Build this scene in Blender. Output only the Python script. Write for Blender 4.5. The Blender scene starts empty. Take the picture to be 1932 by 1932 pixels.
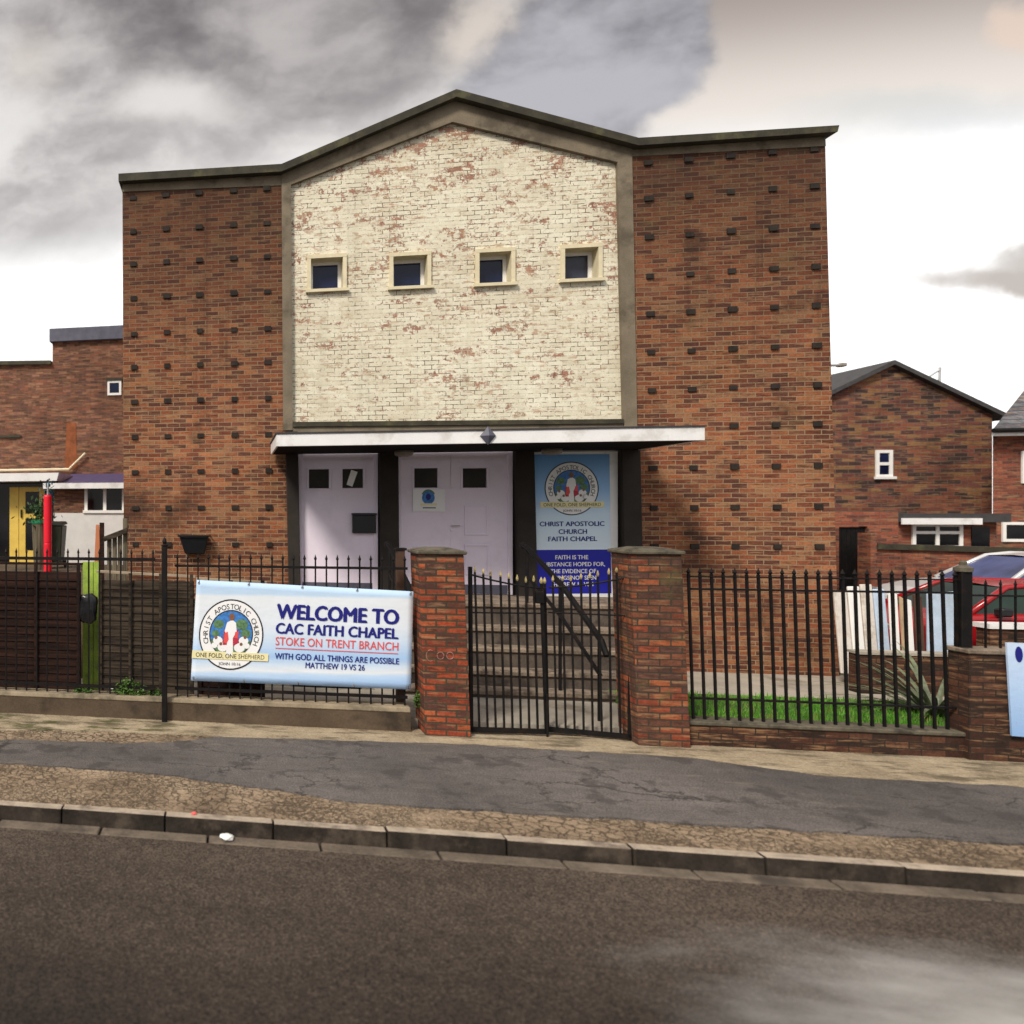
import bpy, bmesh, math, random
from mathutils import Vector, Matrix
random.seed(7)
S = bpy.context.scene
COL = S.collection

# ------------------------------------------------------------------ camera
H = 2.64                       # camera height above the pavement
TH = math.radians(9.7)         # camera turned a little to the left of the facade normal
FPX, PX, PY = 1403.0, 200.0, 965.0
cs, sn = math.cos(TH), math.sin(TH)
cd = bpy.data.cameras.new('camera')
cam = bpy.data.objects.new('camera', cd); COL.objects.link(cam)
cam.location = (0, 0, H); cam.rotation_euler = (math.radians(90), 0, TH)
cd.sensor_width = 36; cd.lens = FPX / 1932 * 36
cd.shift_x = (966 - PX) / 1932; cd.shift_y = -(966 - PY) / 1932
cd.clip_start = 0.1; cd.clip_end = 2000
cd.dof.use_dof = True; cd.dof.focus_distance = 11.0; cd.dof.aperture_fstop = 0.85
S.camera = cam

def dirpx(px, py):
    a = (px - PX) / FPX; b = (PY - py) / FPX
    return Vector((a * cs - sn, a * sn + cs, b))
def onY(px, py, Y):
    d = dirpx(px, py); t = Y / d.y
    return Vector((d.x * t, Y, H + d.z * t))
def onZ(px, py, z):
    d = dirpx(px, py); t = (z - H) / d.z
    return Vector((d.x * t, d.y * t, z))

# ------------------------------------------------------------------ light
SUN = Vector((-0.50, -0.62, 0.80)).normalized()
sl = bpy.data.lights.new('sun', 'SUN'); sl.energy = 2.3; sl.angle = math.radians(12); sl.color = (1.0, 0.93, 0.80)
so = bpy.data.objects.new('sun', sl); COL.objects.link(so); so.location = (-20, -20, 30)
so.rotation_euler = SUN.to_track_quat('Z', 'Y').to_euler()
S.view_settings.view_transform = 'Standard'; S.view_settings.look = 'None'
S.view_settings.exposure = 0.62; S.view_settings.gamma = 1.0; S.view_settings.use_curve_mapping = False
S.cycles.use_denoising = True
S.cycles.max_bounces = 6

# ------------------------------------------------------------------ node helper
class NT:
    def __init__(s, tree): s.t = tree
    def n(s, typ, **kw):
        nd = s.t.nodes.new(typ)
        for k, v in kw.items(): setattr(nd, k, v)
        return nd
    def put(s, sock, v):
        if v is None: return
        if isinstance(v, bpy.types.NodeSocket): s.t.links.new(v, sock)
        else:
            if isinstance(v, (tuple, list)) and len(v) == 3 and sock.type == 'RGBA': v = (*v, 1)
            sock.default_value = v
    def m(s, op, a, b=None, c=None, clamp=False):
        nd = s.n('ShaderNodeMath', operation=op, use_clamp=clamp)
        s.put(nd.inputs[0], a); s.put(nd.inputs[1], b); s.put(nd.inputs[2], c)
        return nd.outputs[0]
    def vm(s, op, a, b=None, out=0):
        nd = s.n('ShaderNodeVectorMath', operation=op)
        s.put(nd.inputs[0], a); s.put(nd.inputs[1], b)
        return nd.outputs[out]
    def mix(s, f, a, b, mode='MIX'):
        nd = s.n('ShaderNodeMix', data_type='RGBA', blend_type=mode)
        s.put(nd.inputs[0], f); s.put(nd.inputs[6], a); s.put(nd.inputs[7], b)
        return nd.outputs[2]
    def noise(s, vec, scale, detail=3, rough=0.55, dist=0.0, col=False):
        nd = s.n('ShaderNodeTexNoise'); s.put(nd.inputs['Vector'], vec)
        nd.inputs['Scale'].default_value = scale; nd.inputs['Detail'].default_value = detail
        nd.inputs['Roughness'].default_value = rough; nd.inputs['Distortion'].default_value = dist
        return nd.outputs['Color' if col else 'Fac']
    def mr(s, v, a, b, c=0.0, d=1.0, smooth=True):
        nd = s.n('ShaderNodeMapRange', interpolation_type='SMOOTHSTEP' if smooth else 'LINEAR')
        s.put(nd.inputs[0], v)
        for i, x in enumerate((a, b, c, d)): s.put(nd.inputs[i + 1], x)
        return nd.outputs[0]
    def ramp(s, v, stops, interp='LINEAR'):
        nd = s.n('ShaderNodeValToRGB'); s.put(nd.inputs[0], v)
        r = nd.color_ramp; r.interpolation = interp
        while len(r.elements) < len(stops): r.elements.new(0.5)
        for e, (p, c) in zip(r.elements, stops): e.position = p; e.color = (*c, 1)
        return nd.outputs[0]
    def sep(s, v):
        nd = s.n('ShaderNodeSeparateXYZ'); s.put(nd.inputs[0], v); return nd.outputs
    def comb(s, x=0.0, y=0.0, z=0.0):
        nd = s.n('ShaderNodeCombineXYZ'); s.put(nd.inputs[0], x); s.put(nd.inputs[1], y); s.put(nd.inputs[2], z)
        return nd.outputs[0]

def new_mat(name):
    m = bpy.data.materials.new(name); m.use_nodes = True
    t = m.node_tree; t.nodes.clear(); N = NT(t)
    bs = N.n('ShaderNodeBsdfPrincipled'); out = N.n('ShaderNodeOutputMaterial')
    t.links.new(bs.outputs[0], out.inputs[0])
    tc = N.n('ShaderNodeTexCoord')
    return m, N, bs, tc.outputs['Object'], tc.outputs['UV']
def bump(N, bs, h, strength=0.4, dist=0.01):
    b = N.n('ShaderNodeBump'); b.inputs['Strength'].default_value = strength; b.inputs['Distance'].default_value = dist
    N.put(b.inputs['Height'], h); N.put(bs.inputs['Normal'], b.outputs[0])

def plain(name, col, rough=0.6, metal=0.0, var=0.25, scale=6.0, spec=0.4, grime=None, bumpy=0.0, sc2=40):
    """a surface of one colour with wear: broad and fine noise."""
    m, N, bs, P, UV = new_mat(name)
    n1 = N.noise(P, scale, 4); n2 = N.noise(P, sc2, 3)
    f = N.m('ADD', N.m('MULTIPLY', n1, 0.7), N.m('MULTIPLY', n2, 0.3))
    k = N.mr(f, 0.3, 0.7, 1 - var, 1 + var, False)
    nd = N.vm('SCALE', N.comb(*col)); N.put(nd.node.inputs['Scale'], k)
    c = nd
    if grime:
        g = N.mr(N.noise(P, scale * 0.8, 5, 0.65), 0.5, 0.68)
        c = N.mix(g, c, grime)
    N.put(bs.inputs['Base Color'], c)
    bs.inputs['Roughness'].default_value = rough; bs.inputs['Metallic'].default_value = metal
    bs.inputs['Specular IOR Level'].default_value = spec
    if bumpy: bump(N, bs, n2, bumpy, 0.01)
    return m

def brick_cells(N, P, bw, bh, mort):
    """(random per brick, random 2, mortar mask) for running-bond brickwork in the wall's own plane."""
    wob = N.noise(P, 3.0, 2)
    X = N.sep(P)
    u = N.m('ADD', X[0], X[1])
    v = N.m('ADD', X[2], N.m('MULTIPLY', N.m('SUBTRACT', wob, 0.5), 0.012))
    r = N.m('DIVIDE', v, bh); row = N.m('FLOOR', r); fr = N.m('FRACT', r)
    off = N.m('MULTIPLY', N.m('FLOORED_MODULO', row, 2.0), 0.5)
    c = N.m('ADD', N.m('DIVIDE', u, bw), off); colm = N.m('FLOOR', c); fc = N.m('FRACT', c)
    wn = N.n('ShaderNodeTexWhiteNoise', noise_dimensions='2D'); N.put(wn.inputs['Vector'], N.comb(colm, row))
    wn2 = N.n('ShaderNodeTexWhiteNoise', noise_dimensions='2D'); N.put(wn2.inputs['Vector'], N.comb(N.m('ADD', colm, 37.7), row))
    e = N.noise(P, 60, 2)
    mm = N.m('MULTIPLY', N.mr(e, 0.2, 0.8, 0.6, 1.4, False), mort)
    mv = N.m('LESS_THAN', fr, N.m('DIVIDE', mm, bh)); mh = N.m('LESS_THAN', fc, N.m('DIVIDE', mm, bw))
    mask = N.m('MAXIMUM', mv, mh)
    return wn.outputs[0], wn2.outputs[0], mask

def brick(name, pal, mortar, bw=0.225, bh=0.075, mort=0.011, gain=1.0, stain=(0.03, 0.022, 0.018), soot=0.35, mossy=0.0, soot_z=None):
    m, N, bs, P, UV = new_mat(name)
    a, b, mask = brick_cells(N, P, bw, bh, mort)
    stops = [(i / len(pal), tuple(x * gain for x in c)) for i, c in enumerate(pal)]
    c = N.ramp(a, stops, 'CONSTANT')
    k = N.mr(N.noise(P, 30, 5, 0.75), 0.25, 0.75, 0.5, 1.5, False)
    big = N.mr(N.noise(P, 0.55, 4, 0.6), 0.3, 0.7, 0.72, 1.25, False)
    k = N.m('MULTIPLY', k, big)
    sc = N.vm('SCALE', c); N.put(sc.node.inputs['Scale'], k)
    # long pale and dark streaks along the courses
    st = N.vm('MULTIPLY', P, (1.2, 1.2, 11.0))
    s1 = N.noise(st, 1.9, 5, 0.65)
    c = N.mix(N.mr(s1, 0.50, 0.68, 0, 0.7), sc, tuple(x * gain for x in (0.36, 0.205, 0.105)))
    c = N.mix(N.mr(N.noise(N.vm('MULTIPLY', P, (2.2, 2.2, 17.0)), 1.7, 6, 0.7), 0.52, 0.64, 0, 0.75), c, tuple(x * gain for x in (0.055, 0.026, 0.018)))
    c = N.mix(mask, c, tuple(x * gain for x in mortar))
    gm = N.mr(N.noise(P, 0.9, 5, 0.65), 0.48, 0.72)
    if soot_z:
        z = N.sep(P)[2]
        gm = N.m('MAXIMUM', gm, N.m('MULTIPLY', N.mr(N.m('ADD', z, N.m('MULTIPLY', N.noise(P, 1.3, 4), 2.5)), soot_z[0], soot_z[1]), 1.0))
    c = N.mix(N.m('MULTIPLY', gm, soot), c, stain)
    run = N.m('MULTIPLY', N.mr(N.noise(N.vm('MULTIPLY', P, (5.0, 5.0, 0.28)), 1.0, 5, 0.65), 0.52, 0.72), N.mr(N.noise(P, 0.5, 3), 0.4, 0.6))
    c = N.mix(N.m('MULTIPLY', run, 0.45), c, stain)
    if mossy:
        c = N.mix(N.m('MULTIPLY', N.mr(N.noise(P, 2.3, 5, 0.7), 0.55, 0.7), mossy), c, (0.13, 0.13, 0.05))
    N.put(bs.inputs['Base Color'], c)
    bs.inputs['Roughness'].default_value = 0.9; bs.inputs['Specular IOR Level'].default_value = 0.2
    h = N.m('SUBTRACT', N.m('ADD', N.m('MULTIPLY', b, 0.5), N.m('MULTIPLY', N.noise(P, 90, 3), 0.4)), N.m('MULTIPLY', mask, 1.2))
    bump(N, bs, h, 0.6, 0.012)
    return m

PAL_WING = [(0.165, 0.050, 0.027), (0.22, 0.068, 0.034), (0.30, 0.098, 0.045), (0.28, 0.128, 0.066), (0.19, 0.072, 0.044),
            (0.33, 0.130, 0.060), (0.11, 0.040, 0.028), (0.24, 0.076, 0.038), (0.13, 0.046, 0.031), (0.28, 0.100, 0.046)]
M = {}
M['wing'] = brick('wing_brickwork', PAL_WING, (0.30, 0.205, 0.125), soot=0.78, mossy=0.12, soot_z=(4.5, 10.8), stain=(0.030, 0.017, 0.013), mort=0.0125)
M['stud'] = plain('dark_header_brick', (0.022, 0.016, 0.013), 0.9, var=0.6)
M['pier'] = brick('red_pier_brick', [(0.34, 0.062, 0.026), (0.25, 0.050, 0.026), (0.38, 0.090, 0.036), (0.15, 0.046, 0.030), (0.29, 0.062, 0.030), (0.10, 0.040, 0.032)],
                  (0.062, 0.048, 0.032), mort=0.020, soot=0.65, mossy=0.45)
M['pierdark'] = brick('sooty_pier_brick', [(0.24, 0.055, 0.028), (0.16, 0.045, 0.026), (0.30, 0.085, 0.036), (0.12, 0.05, 0.033), (0.17, 0.06, 0.035), (0.10, 0.045, 0.035)],
                  (0.055, 0.042, 0.030), mort=0.016, soot=0.75, mossy=0.35)
M['lowwall'] = brick('dark_wall_brick', [(0.045, 0.020, 0.014), (0.07, 0.028, 0.018), (0.03, 0.017, 0.013), (0.095, 0.040, 0.024)], (0.03, 0.022, 0.017), soot=0.5)
M['leftbrick'] = brick('terrace_brick', [(0.17, 0.068, 0.042), (0.22, 0.083, 0.050), (0.12, 0.055, 0.036), (0.26, 0.12, 0.075), (0.15, 0.065, 0.05)], (0.14, 0.10, 0.075), soot=0.3)
M['housebrick'] = brick('gable_brick', [(0.16, 0.055, 0.036), (0.09, 0.042, 0.038), (0.23, 0.080, 0.046), (0.055, 0.033, 0.03), (0.25, 0.125, 0.055), (0.18, 0.062, 0.048)],
                        (0.15, 0.12, 0.095), bw=0.34, bh=0.115, soot=0.45, mort=0.014)
M['redbrick'] = brick('red_garden_brick', [(0.26, 0.07, 0.042), (0.20, 0.06, 0.038), (0.31, 0.10, 0.055), (0.14, 0.05, 0.036)], (0.16, 0.11, 0.09), soot=0.25)
M['orange'] = plain('rust_stained_brick', (0.23, 0.07, 0.025), 0.9, var=0.45, scale=5)

def painted_brick(name):
    m, N, bs, P, UV = new_mat(name)
    a, b, mask = brick_cells(N, P, 0.225, 0.075, 0.010)
    X = N.sep(P)
    base = N.ramp(N.m('ADD', N.m('MULTIPLY', N.noise(P, 1.1, 5, 0.6), 0.75), N.m('MULTIPLY', a, 0.25)),
                  [(0.25, (0.60, 0.535, 0.395)), (0.5, (0.73, 0.675, 0.53)), (0.75, (0.81, 0.765, 0.62))])
    k = N.mr(N.noise(P, 34, 3, 0.7), 0.3, 0.7, 0.88, 1.08, False)
    sc = N.vm('SCALE', base); N.put(sc.node.inputs['Scale'], k)
    c = sc
    # open joints showing as dark lines in patches
    jn = N.mr(N.noise(P, 1.6, 6, 0.75), 0.38, 0.56)
    fine = N.mr(N.noise(P, 13, 3), 0.42, 0.52)
    c = N.mix(N.m('MULTIPLY', N.m('MULTIPLY', mask, jn), N.m('MULTIPLY', fine, 1.0)), c, (0.07, 0.042, 0.028))
    # flaked bricks: more of them high on the gable
    st = N.vm('MULTIPLY', P, (0.8, 0.8, 2.0))
    clus = N.noise(st, 1.5, 6, 0.72)
    hi = N.mr(X[2], 4.0, 8.6, 0.015, 0.10, False)
    val = N.m('ADD', N.m('ADD', clus, hi), N.m('MULTIPLY', N.m('SUBTRACT', a, 0.5), 0.12))
    shape = N.m('ADD', val, N.m('MULTIPLY', N.m('SUBTRACT', N.noise(P, 14, 6, 0.8), 0.5), 1.0))
    peel = N.m('MULTIPLY', N.mr(shape, 0.650, 0.71), 0.92)
    col = N.ramp(b, [(0.0, (0.22, 0.07, 0.04)), (0.35, (0.36, 0.14, 0.085)), (0.7, (0.26, 0.10, 0.06)), (1.0, (0.42, 0.20, 0.10))])
    c = N.mix(N.m('MULTIPLY', peel, N.m('SUBTRACT', 1.0, N.m('MULTIPLY', mask, 0.4))), c, col)
    # thin worn paint: small tan scuffs
    sf = N.mr(N.noise(N.vm('MULTIPLY', P, (7.0, 7.0, 16.0)), 1.0, 4, 0.7), 0.53, 0.64)
    c = N.mix(N.m('MULTIPLY', N.m('MULTIPLY', sf, N.mr(N.noise(P, 0.9, 5), 0.32, 0.56)), 0.8), c, N.mix(b, (0.46, 0.25, 0.17), (0.40, 0.30, 0.18)))
    # pin holes
    sp = N.mr(N.noise(P, 34, 2), 0.68, 0.72)
    c = N.mix(N.m('MULTIPLY', sp, 0.85), c, (0.09, 0.055, 0.04))
    # grey-green run stains
    rs = N.vm('MULTIPLY', P, (6.0, 6.0, 0.45))
    c = N.mix(N.m('MULTIPLY', N.mr(N.noise(rs, 1.0, 4), 0.52, 0.72), 0.22), c, (0.42, 0.40, 0.30))
    N.put(bs.inputs['Base Color'], c); bs.inputs['Roughness'].default_value = 0.75
    h = N.m('SUBTRACT', N.m('ADD', N.m('MULTIPLY', b, 0.5), N.m('MULTIPLY', N.noise(P, 50, 3), 0.5)), N.m('ADD', mask, N.m('MULTIPLY', peel, 0.5)))
    bump(N, bs, h, 0.55, 0.012)
    return m
M['painted'] = painted_brick('flaking_cream_paint')
M['concrete'] = plain('weathered_concrete', (0.185, 0.15, 0.105), 0.85, var=0.35, scale=2.2, grime=(0.10, 0.08, 0.056), bumpy=0.3)
M['coping'] = plain('dark_coping', (0.040, 0.034, 0.022), 0.8, var=0.5, scale=4, grime=(0.08, 0.075, 0.035))
M['darkcol'] = plain('dark_column_concrete', (0.026, 0.020, 0.017), 0.85, var=0.4, scale=3, grime=(0.03, 0.025, 0.022))
M['felt'] = plain('roof_felt', (0.05, 0.047, 0.05), 0.9)
M['door'] = plain('lavender_white_paint', (0.80, 0.715, 0.84), 0.45, var=0.05, scale=1.6, grime=(0.72, 0.645, 0.76))
M['cream'] = plain('cream_paint', (0.66, 0.58, 0.40), 0.6, var=0.12, scale=5)
M['white'] = plain('white_gloss_paint', (0.80, 0.79, 0.80), 0.4, var=0.08, scale=3, grime=(0.62, 0.60, 0.58))
M['upvc'] = plain('white_plastic', (0.82, 0.80, 0.78), 0.35, var=0.05)
M['black'] = plain('black_iron_paint', (0.006, 0.0055, 0.006), 0.6, var=0.4, scale=14, grime=(0.016, 0.009, 0.006), spec=0.2)
M['gold'] = plain('gold_paint', (0.42, 0.34, 0.15), 0.5, metal=0.2, var=0.5, scale=20, grime=(0.06, 0.05, 0.03))
M['soffit'] = plain('black_soffit', (0.010, 0.009, 0.009), 0.9, spec=0.1)
M['blackbox'] = plain('black_plastic', (0.012, 0.012, 0.014), 0.4)
M['lampglass'] = plain('cloudy_lamp_cover', (0.24, 0.21, 0.18), 0.3)
M['slate'] = plain('grey_slate', (0.13, 0.135, 0.155), 0.6, var=0.3, scale=8)
M['slate'] = brick('grey_slate_courses', [(0.115, 0.12, 0.135), (0.14, 0.145, 0.165), (0.10, 0.10, 0.115), (0.155, 0.155, 0.17)], (0.05, 0.05, 0.055), bw=0.36, bh=0.13, mort=0.02, soot=0.2, stain=(0.06, 0.06, 0.06))
M['darkslate'] = plain('dark_slate', (0.05, 0.047, 0.05), 0.7, var=0.4, scale=8)
M['lead'] = plain('blue_grey_lead', (0.085, 0.085, 0.12), 0.55, var=0.3)
M['purple'] = plain('purple_felt_roof', (0.075, 0.055, 0.13), 0.7, var=0.3)
M['yellow'] = plain('yellow_door_paint', (0.72, 0.50, 0.10), 0.45, var=0.12)
M['render'] = plain('white_rendered_brick', (0.66, 0.64, 0.63), 0.7, var=0.10, scale=4)
M['red'] = plain('red_padding', (0.75, 0.012, 0.035), 0.4, var=0.1)
M['binblack'] = plain('dark_green_plastic', (0.03, 0.035, 0.022), 0.5)
M['greenplastic'] = plain('green_plastic', (0.02, 0.20, 0.09), 0.4)
M['lime'] = plain('lime_paint', (0.30, 0.42, 0.06), 0.6, var=0.35, scale=5, grime=(0.17, 0.26, 0.06))
M['bag'] = plain('black_polythene', (0.012, 0.012, 0.014), 0.22, var=0.4, spec=0.6)
M['leaf'] = plain('dark_leaf', (0.028, 0.075, 0.022), 0.5, var=0.5, scale=12)
M['blueleaf'] = plain('blue_green_leaf', (0.012, 0.06, 0.10), 0.5, var=0.4)
M['spikeleaf'] = plain('grey_green_leaf', (0.13, 0.15, 0.085), 0.45, var=0.6, scale=9)
M['weed'] = plain('weed_leaf', (0.07, 0.14, 0.025), 0.6, var=0.5, scale=14)
M['grass'] = plain('lawn_grass', (0.11, 0.34, 0.022), 0.6, var=0.6, scale=5, grime=(0.20, 0.28, 0.05))
M['soil'] = plain('lawn_soil', (0.05, 0.13, 0.02), 0.9, var=0.5, scale=5)
M['paper'] = plain('crumpled_paper', (0.78, 0.77, 0.75), 0.8, var=0.1)
M['litter'] = plain('red_wrapper', (0.70, 0.10, 0.10), 0.5)
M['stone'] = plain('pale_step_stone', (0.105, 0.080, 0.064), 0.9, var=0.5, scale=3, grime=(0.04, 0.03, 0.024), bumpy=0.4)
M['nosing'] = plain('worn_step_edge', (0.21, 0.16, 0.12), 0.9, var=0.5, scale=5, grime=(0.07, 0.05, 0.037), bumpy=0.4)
M['paving'] = plain('pale_yard_concrete', (0.34, 0.30, 0.25), 0.9, var=0.3, scale=1.5, grime=(0.19, 0.16, 0.12), bumpy=0.3)
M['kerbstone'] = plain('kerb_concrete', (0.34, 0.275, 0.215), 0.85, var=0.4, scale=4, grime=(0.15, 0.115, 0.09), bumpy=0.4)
M['kerbface'] = plain('shaded_kerb_face', (0.030, 0.024, 0.020), 0.9, var=0.6, scale=4, grime=(0.075, 0.058, 0.045), bumpy=0.4, spec=0.1)  # shade on the kerb's upright faces, put into their colour
M['gutterstone'] = plain('gutter_block', (0.13, 0.103, 0.08), 0.9, var=0.5, scale=3, grime=(0.06, 0.048, 0.04), bumpy=0.5, spec=0.2)
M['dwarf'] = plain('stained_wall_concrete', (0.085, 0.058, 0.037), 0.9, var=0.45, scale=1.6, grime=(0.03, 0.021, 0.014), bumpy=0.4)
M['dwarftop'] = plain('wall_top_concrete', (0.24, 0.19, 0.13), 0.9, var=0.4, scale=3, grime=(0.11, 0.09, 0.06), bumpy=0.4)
M['cap'] = plain('lichen_cap_stone', (0.10, 0.085, 0.060), 0.9, var=0.5, scale=7, grime=(0.035, 0.03, 0.022), bumpy=0.5)
M['navy'] = plain('navy_ink', (0.010, 0.012, 0.19), 0.5, var=0.05)
M['inkred'] = plain('red_ink', (0.72, 0.085, 0.085), 0.5, var=0.05)
M['inkwhite'] = plain('white_ink', (0.84, 0.84, 0.86), 0.5, var=0.03)
M['inkblack'] = plain('black_ink', (0.015, 0.015, 0.02), 0.5)
M['inkcream'] = plain('cream_ink', (0.80, 0.73, 0.42), 0.5, var=0.05)
M['inkblue'] = plain('sky_blue_ink', (0.05, 0.19, 0.52), 0.5, var=0.5, scale=30)
M['inkgreen'] = plain('meadow_green_ink', (0.10, 0.20, 0.10), 0.5, var=0.6, scale=30)
M['inkskin'] = plain('brown_ink', (0.22, 0.10, 0.06), 0.5)
M['inkmaroon'] = plain('maroon_ink', (0.42, 0.03, 0.06), 0.5)
M['graffiti'] = plain('pink_chalk', (0.36, 0.16, 0.13), 0.8, var=0.5, scale=30)
M['silverpaint'] = plain('silver_car_paint', (0.62, 0.61, 0.62), 0.22, metal=0.25, var=0.04, spec=0.6)
M['redpaint'] = plain('red_car_paint', (0.30, 0.008, 0.012), 0.22, var=0.05, spec=0.6)
M['rubber'] = plain('tyre_rubber', (0.014, 0.014, 0.014), 0.8)
M['chrome'] = plain('dull_chrome', (0.6, 0.6, 0.6), 0.3, metal=0.8)
M['offwhite'] = plain('dirty_offwhite_board', (0.66, 0.60, 0.55), 0.6, var=0.15, scale=4, grime=(0.45, 0.39, 0.33))
M['paleblue'] = plain('pale_blue_plastic', (0.46, 0.56, 0.70), 0.5, var=0.2, scale=3, grime=(0.36, 0.42, 0.50))
M['plankbrown'] = plain('brown_plank', (0.07, 0.035, 0.022), 0.8, var=0.4, scale=4)
M['plankbeige'] = plain('beige_plank', (0.42, 0.30, 0.18), 0.8, var=0.3, scale=4)
M['plankorange'] = plain('orange_board', (0.40, 0.13, 0.05), 0.7, var=0.2)

def timber(name, c1, c2, axis=0, board=0.1):
    """wood with grain along one axis."""
    m, N, bs, P, UV = new_mat(name)
    sv = (1.2, 1.2, 1.2); sv = tuple(1.5 if i == axis else 22.0 for i in range(3))
    g = N.noise(N.vm('MULTIPLY', P, sv), 1.0, 4, 0.65)
    c = N.mix(N.mr(g, 0.3, 0.7), c1, c2)
    N.put(bs.inputs['Base Color'], c); bs.inputs['Roughness'].default_value = 0.85
    bs.inputs['Specular IOR Level'].default_value = 0.2
    bump(N, bs, g, 0.4, 0.006)
    return m
M['darkwood'] = timber('dark_stained_wood', (0.008, 0.0035, 0.0025), (0.040, 0.016, 0.011))
M['greywood'] = timber('weathered_grey_wood', (0.016, 0.012, 0.009), (0.080, 0.058, 0.040))
M['palewood'] = timber('pale_capping_wood', (0.20, 0.15, 0.10), (0.42, 0.34, 0.25))
M['stave'] = timber('planter_staves', (0.06, 0.048, 0.032), (0.17, 0.14, 0.095), axis=2)

def glass(name, col, rough=0.08, spec=0.35):
    m, N, bs, P, UV = new_mat(name)
    n = N.noise(P, 1.7, 3)
    c = N.vm('SCALE', N.comb(*col)); N.put(c.node.inputs['Scale'], N.mr(n, 0.3, 0.7, 0.5, 1.5, False))
    N.put(bs.inputs['Base Color'], c); bs.inputs['Roughness'].default_value = rough
    bs.inputs['Specular IOR Level'].default_value = spec
    return m
M['blueglass'] = glass('dark_blue_glass', (0.012, 0.018, 0.055))
M['greyglass'] = glass('grey_blue_glass', (0.035, 0.038, 0.06), 0.15)
M['glass'] = glass('dark_window_glass', (0.008, 0.008, 0.010))
M['doorglass'] = glass('door_glass', (0.020, 0.016, 0.011), 0.25, 0.12)
M['carglass'] = glass('tinted_car_glass', (0.008, 0.022, 0.015), 0.04, 0.3)
M['bluecarglass'] = glass('blue_windscreen', (0.05, 0.06, 0.16), 0.1)

def asphalt(name, c, speck, var, patch=None, fine=260, bs_=0.5, pale=None, crack=False):
    m, N, bs, P, UV = new_mat(name)
    n1 = N.noise(P, 0.4, 4, 0.5); n2 = N.noise(P, fine * 0.28, 3, 0.7); n3 = N.noise(P, 7, 4, 0.6)
    # travel-worn streaks along the street
    n4 = N.noise(N.vm('MULTIPLY', P, (0.35, 3.0, 1.0)), 1.5, 4, 0.6)
    k = N.m('MULTIPLY', N.m('MULTIPLY', N.mr(n1, 0.3, 0.7, 1 - var, 1 + var, False), N.mr(n2, 0.3, 0.7, 1 - speck, 1 + speck, False)),
            N.m('MULTIPLY', N.mr(n3, 0.3, 0.7, 0.85, 1.15, False), N.mr(n4, 0.3, 0.7, 0.9, 1.1, False)))
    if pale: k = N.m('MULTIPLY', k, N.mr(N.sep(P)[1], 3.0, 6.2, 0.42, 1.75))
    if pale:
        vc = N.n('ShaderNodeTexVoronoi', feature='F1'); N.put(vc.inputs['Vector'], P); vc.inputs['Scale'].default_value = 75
        k = N.m('MULTIPLY', k, N.mr(N.sep(vc.outputs['Color'])[0], 0.0, 1.0, 0.55, 1.45, False))      # tone varies per chip; the road pales towards the gutter
    s = N.vm('SCALE', N.comb(*c)); N.put(s.node.inputs['Scale'], k)
    cc = s
    if crack:
        w = N.noise(P, 3, 5, 0.7, col=True)
        v = N.n('ShaderNodeTexVoronoi', feature='DISTANCE_TO_EDGE'); N.put(v.inputs['Vector'], N.vm('ADD', N.vm('MULTIPLY', P, (0.6, 1.3, 1)), N.vm('MULTIPLY', w, (0.5, 0.5, 0)))); v.inputs['Scale'].default_value = 1.3
        cc = N.mix(N.m('MULTIPLY', N.m('MULTIPLY', N.mr(v.outputs[0], 0.0, 0.022, 1, 0), N.mr(N.noise(P, 0.8, 3), 0.42, 0.55)), 0.8), cc, (0.02, 0.017, 0.016))
        cc = N.mix(N.mr(N.noise(N.vm('MULTIPLY', P, (0.6, 2.5, 1)), 2.0, 6, 0.7), 0.56, 0.72, 0, 0.5), cc, (0.20, 0.17, 0.14))
    if patch:
        cc = N.mix(N.mr(N.noise(P, 2.2, 5, 0.6), 0.55, 0.62, 0, 0.6), cc, patch)
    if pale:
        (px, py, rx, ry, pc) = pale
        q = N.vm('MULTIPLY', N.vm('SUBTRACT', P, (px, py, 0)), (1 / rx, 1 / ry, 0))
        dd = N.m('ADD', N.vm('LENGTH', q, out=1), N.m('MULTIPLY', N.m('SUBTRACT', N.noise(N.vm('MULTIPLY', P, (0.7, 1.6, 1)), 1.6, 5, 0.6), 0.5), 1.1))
        cc = N.mix(N.mr(dd, 0.0, 1.15, 1, 0), cc, pc)  # blown glare painted into the road colour as a pale patch
    N.put(bs.inputs['Base Color'], cc); bs.inputs['Roughness'].default_value = 0.85
    bs.inputs['Specular IOR Level'].default_value = 0.25
    bump(N, bs, n2, bs_, 0.01)
    return m
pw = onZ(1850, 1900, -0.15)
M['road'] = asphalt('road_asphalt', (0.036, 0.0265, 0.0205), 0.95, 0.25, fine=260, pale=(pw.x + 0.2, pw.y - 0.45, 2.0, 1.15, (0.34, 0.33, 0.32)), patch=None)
M['path'] = asphalt('footway_asphalt', (0.105, 0.092, 0.087), 0.6, 0.35, fine=220, patch=(0.045, 0.038, 0.037), crack=True)

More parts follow.
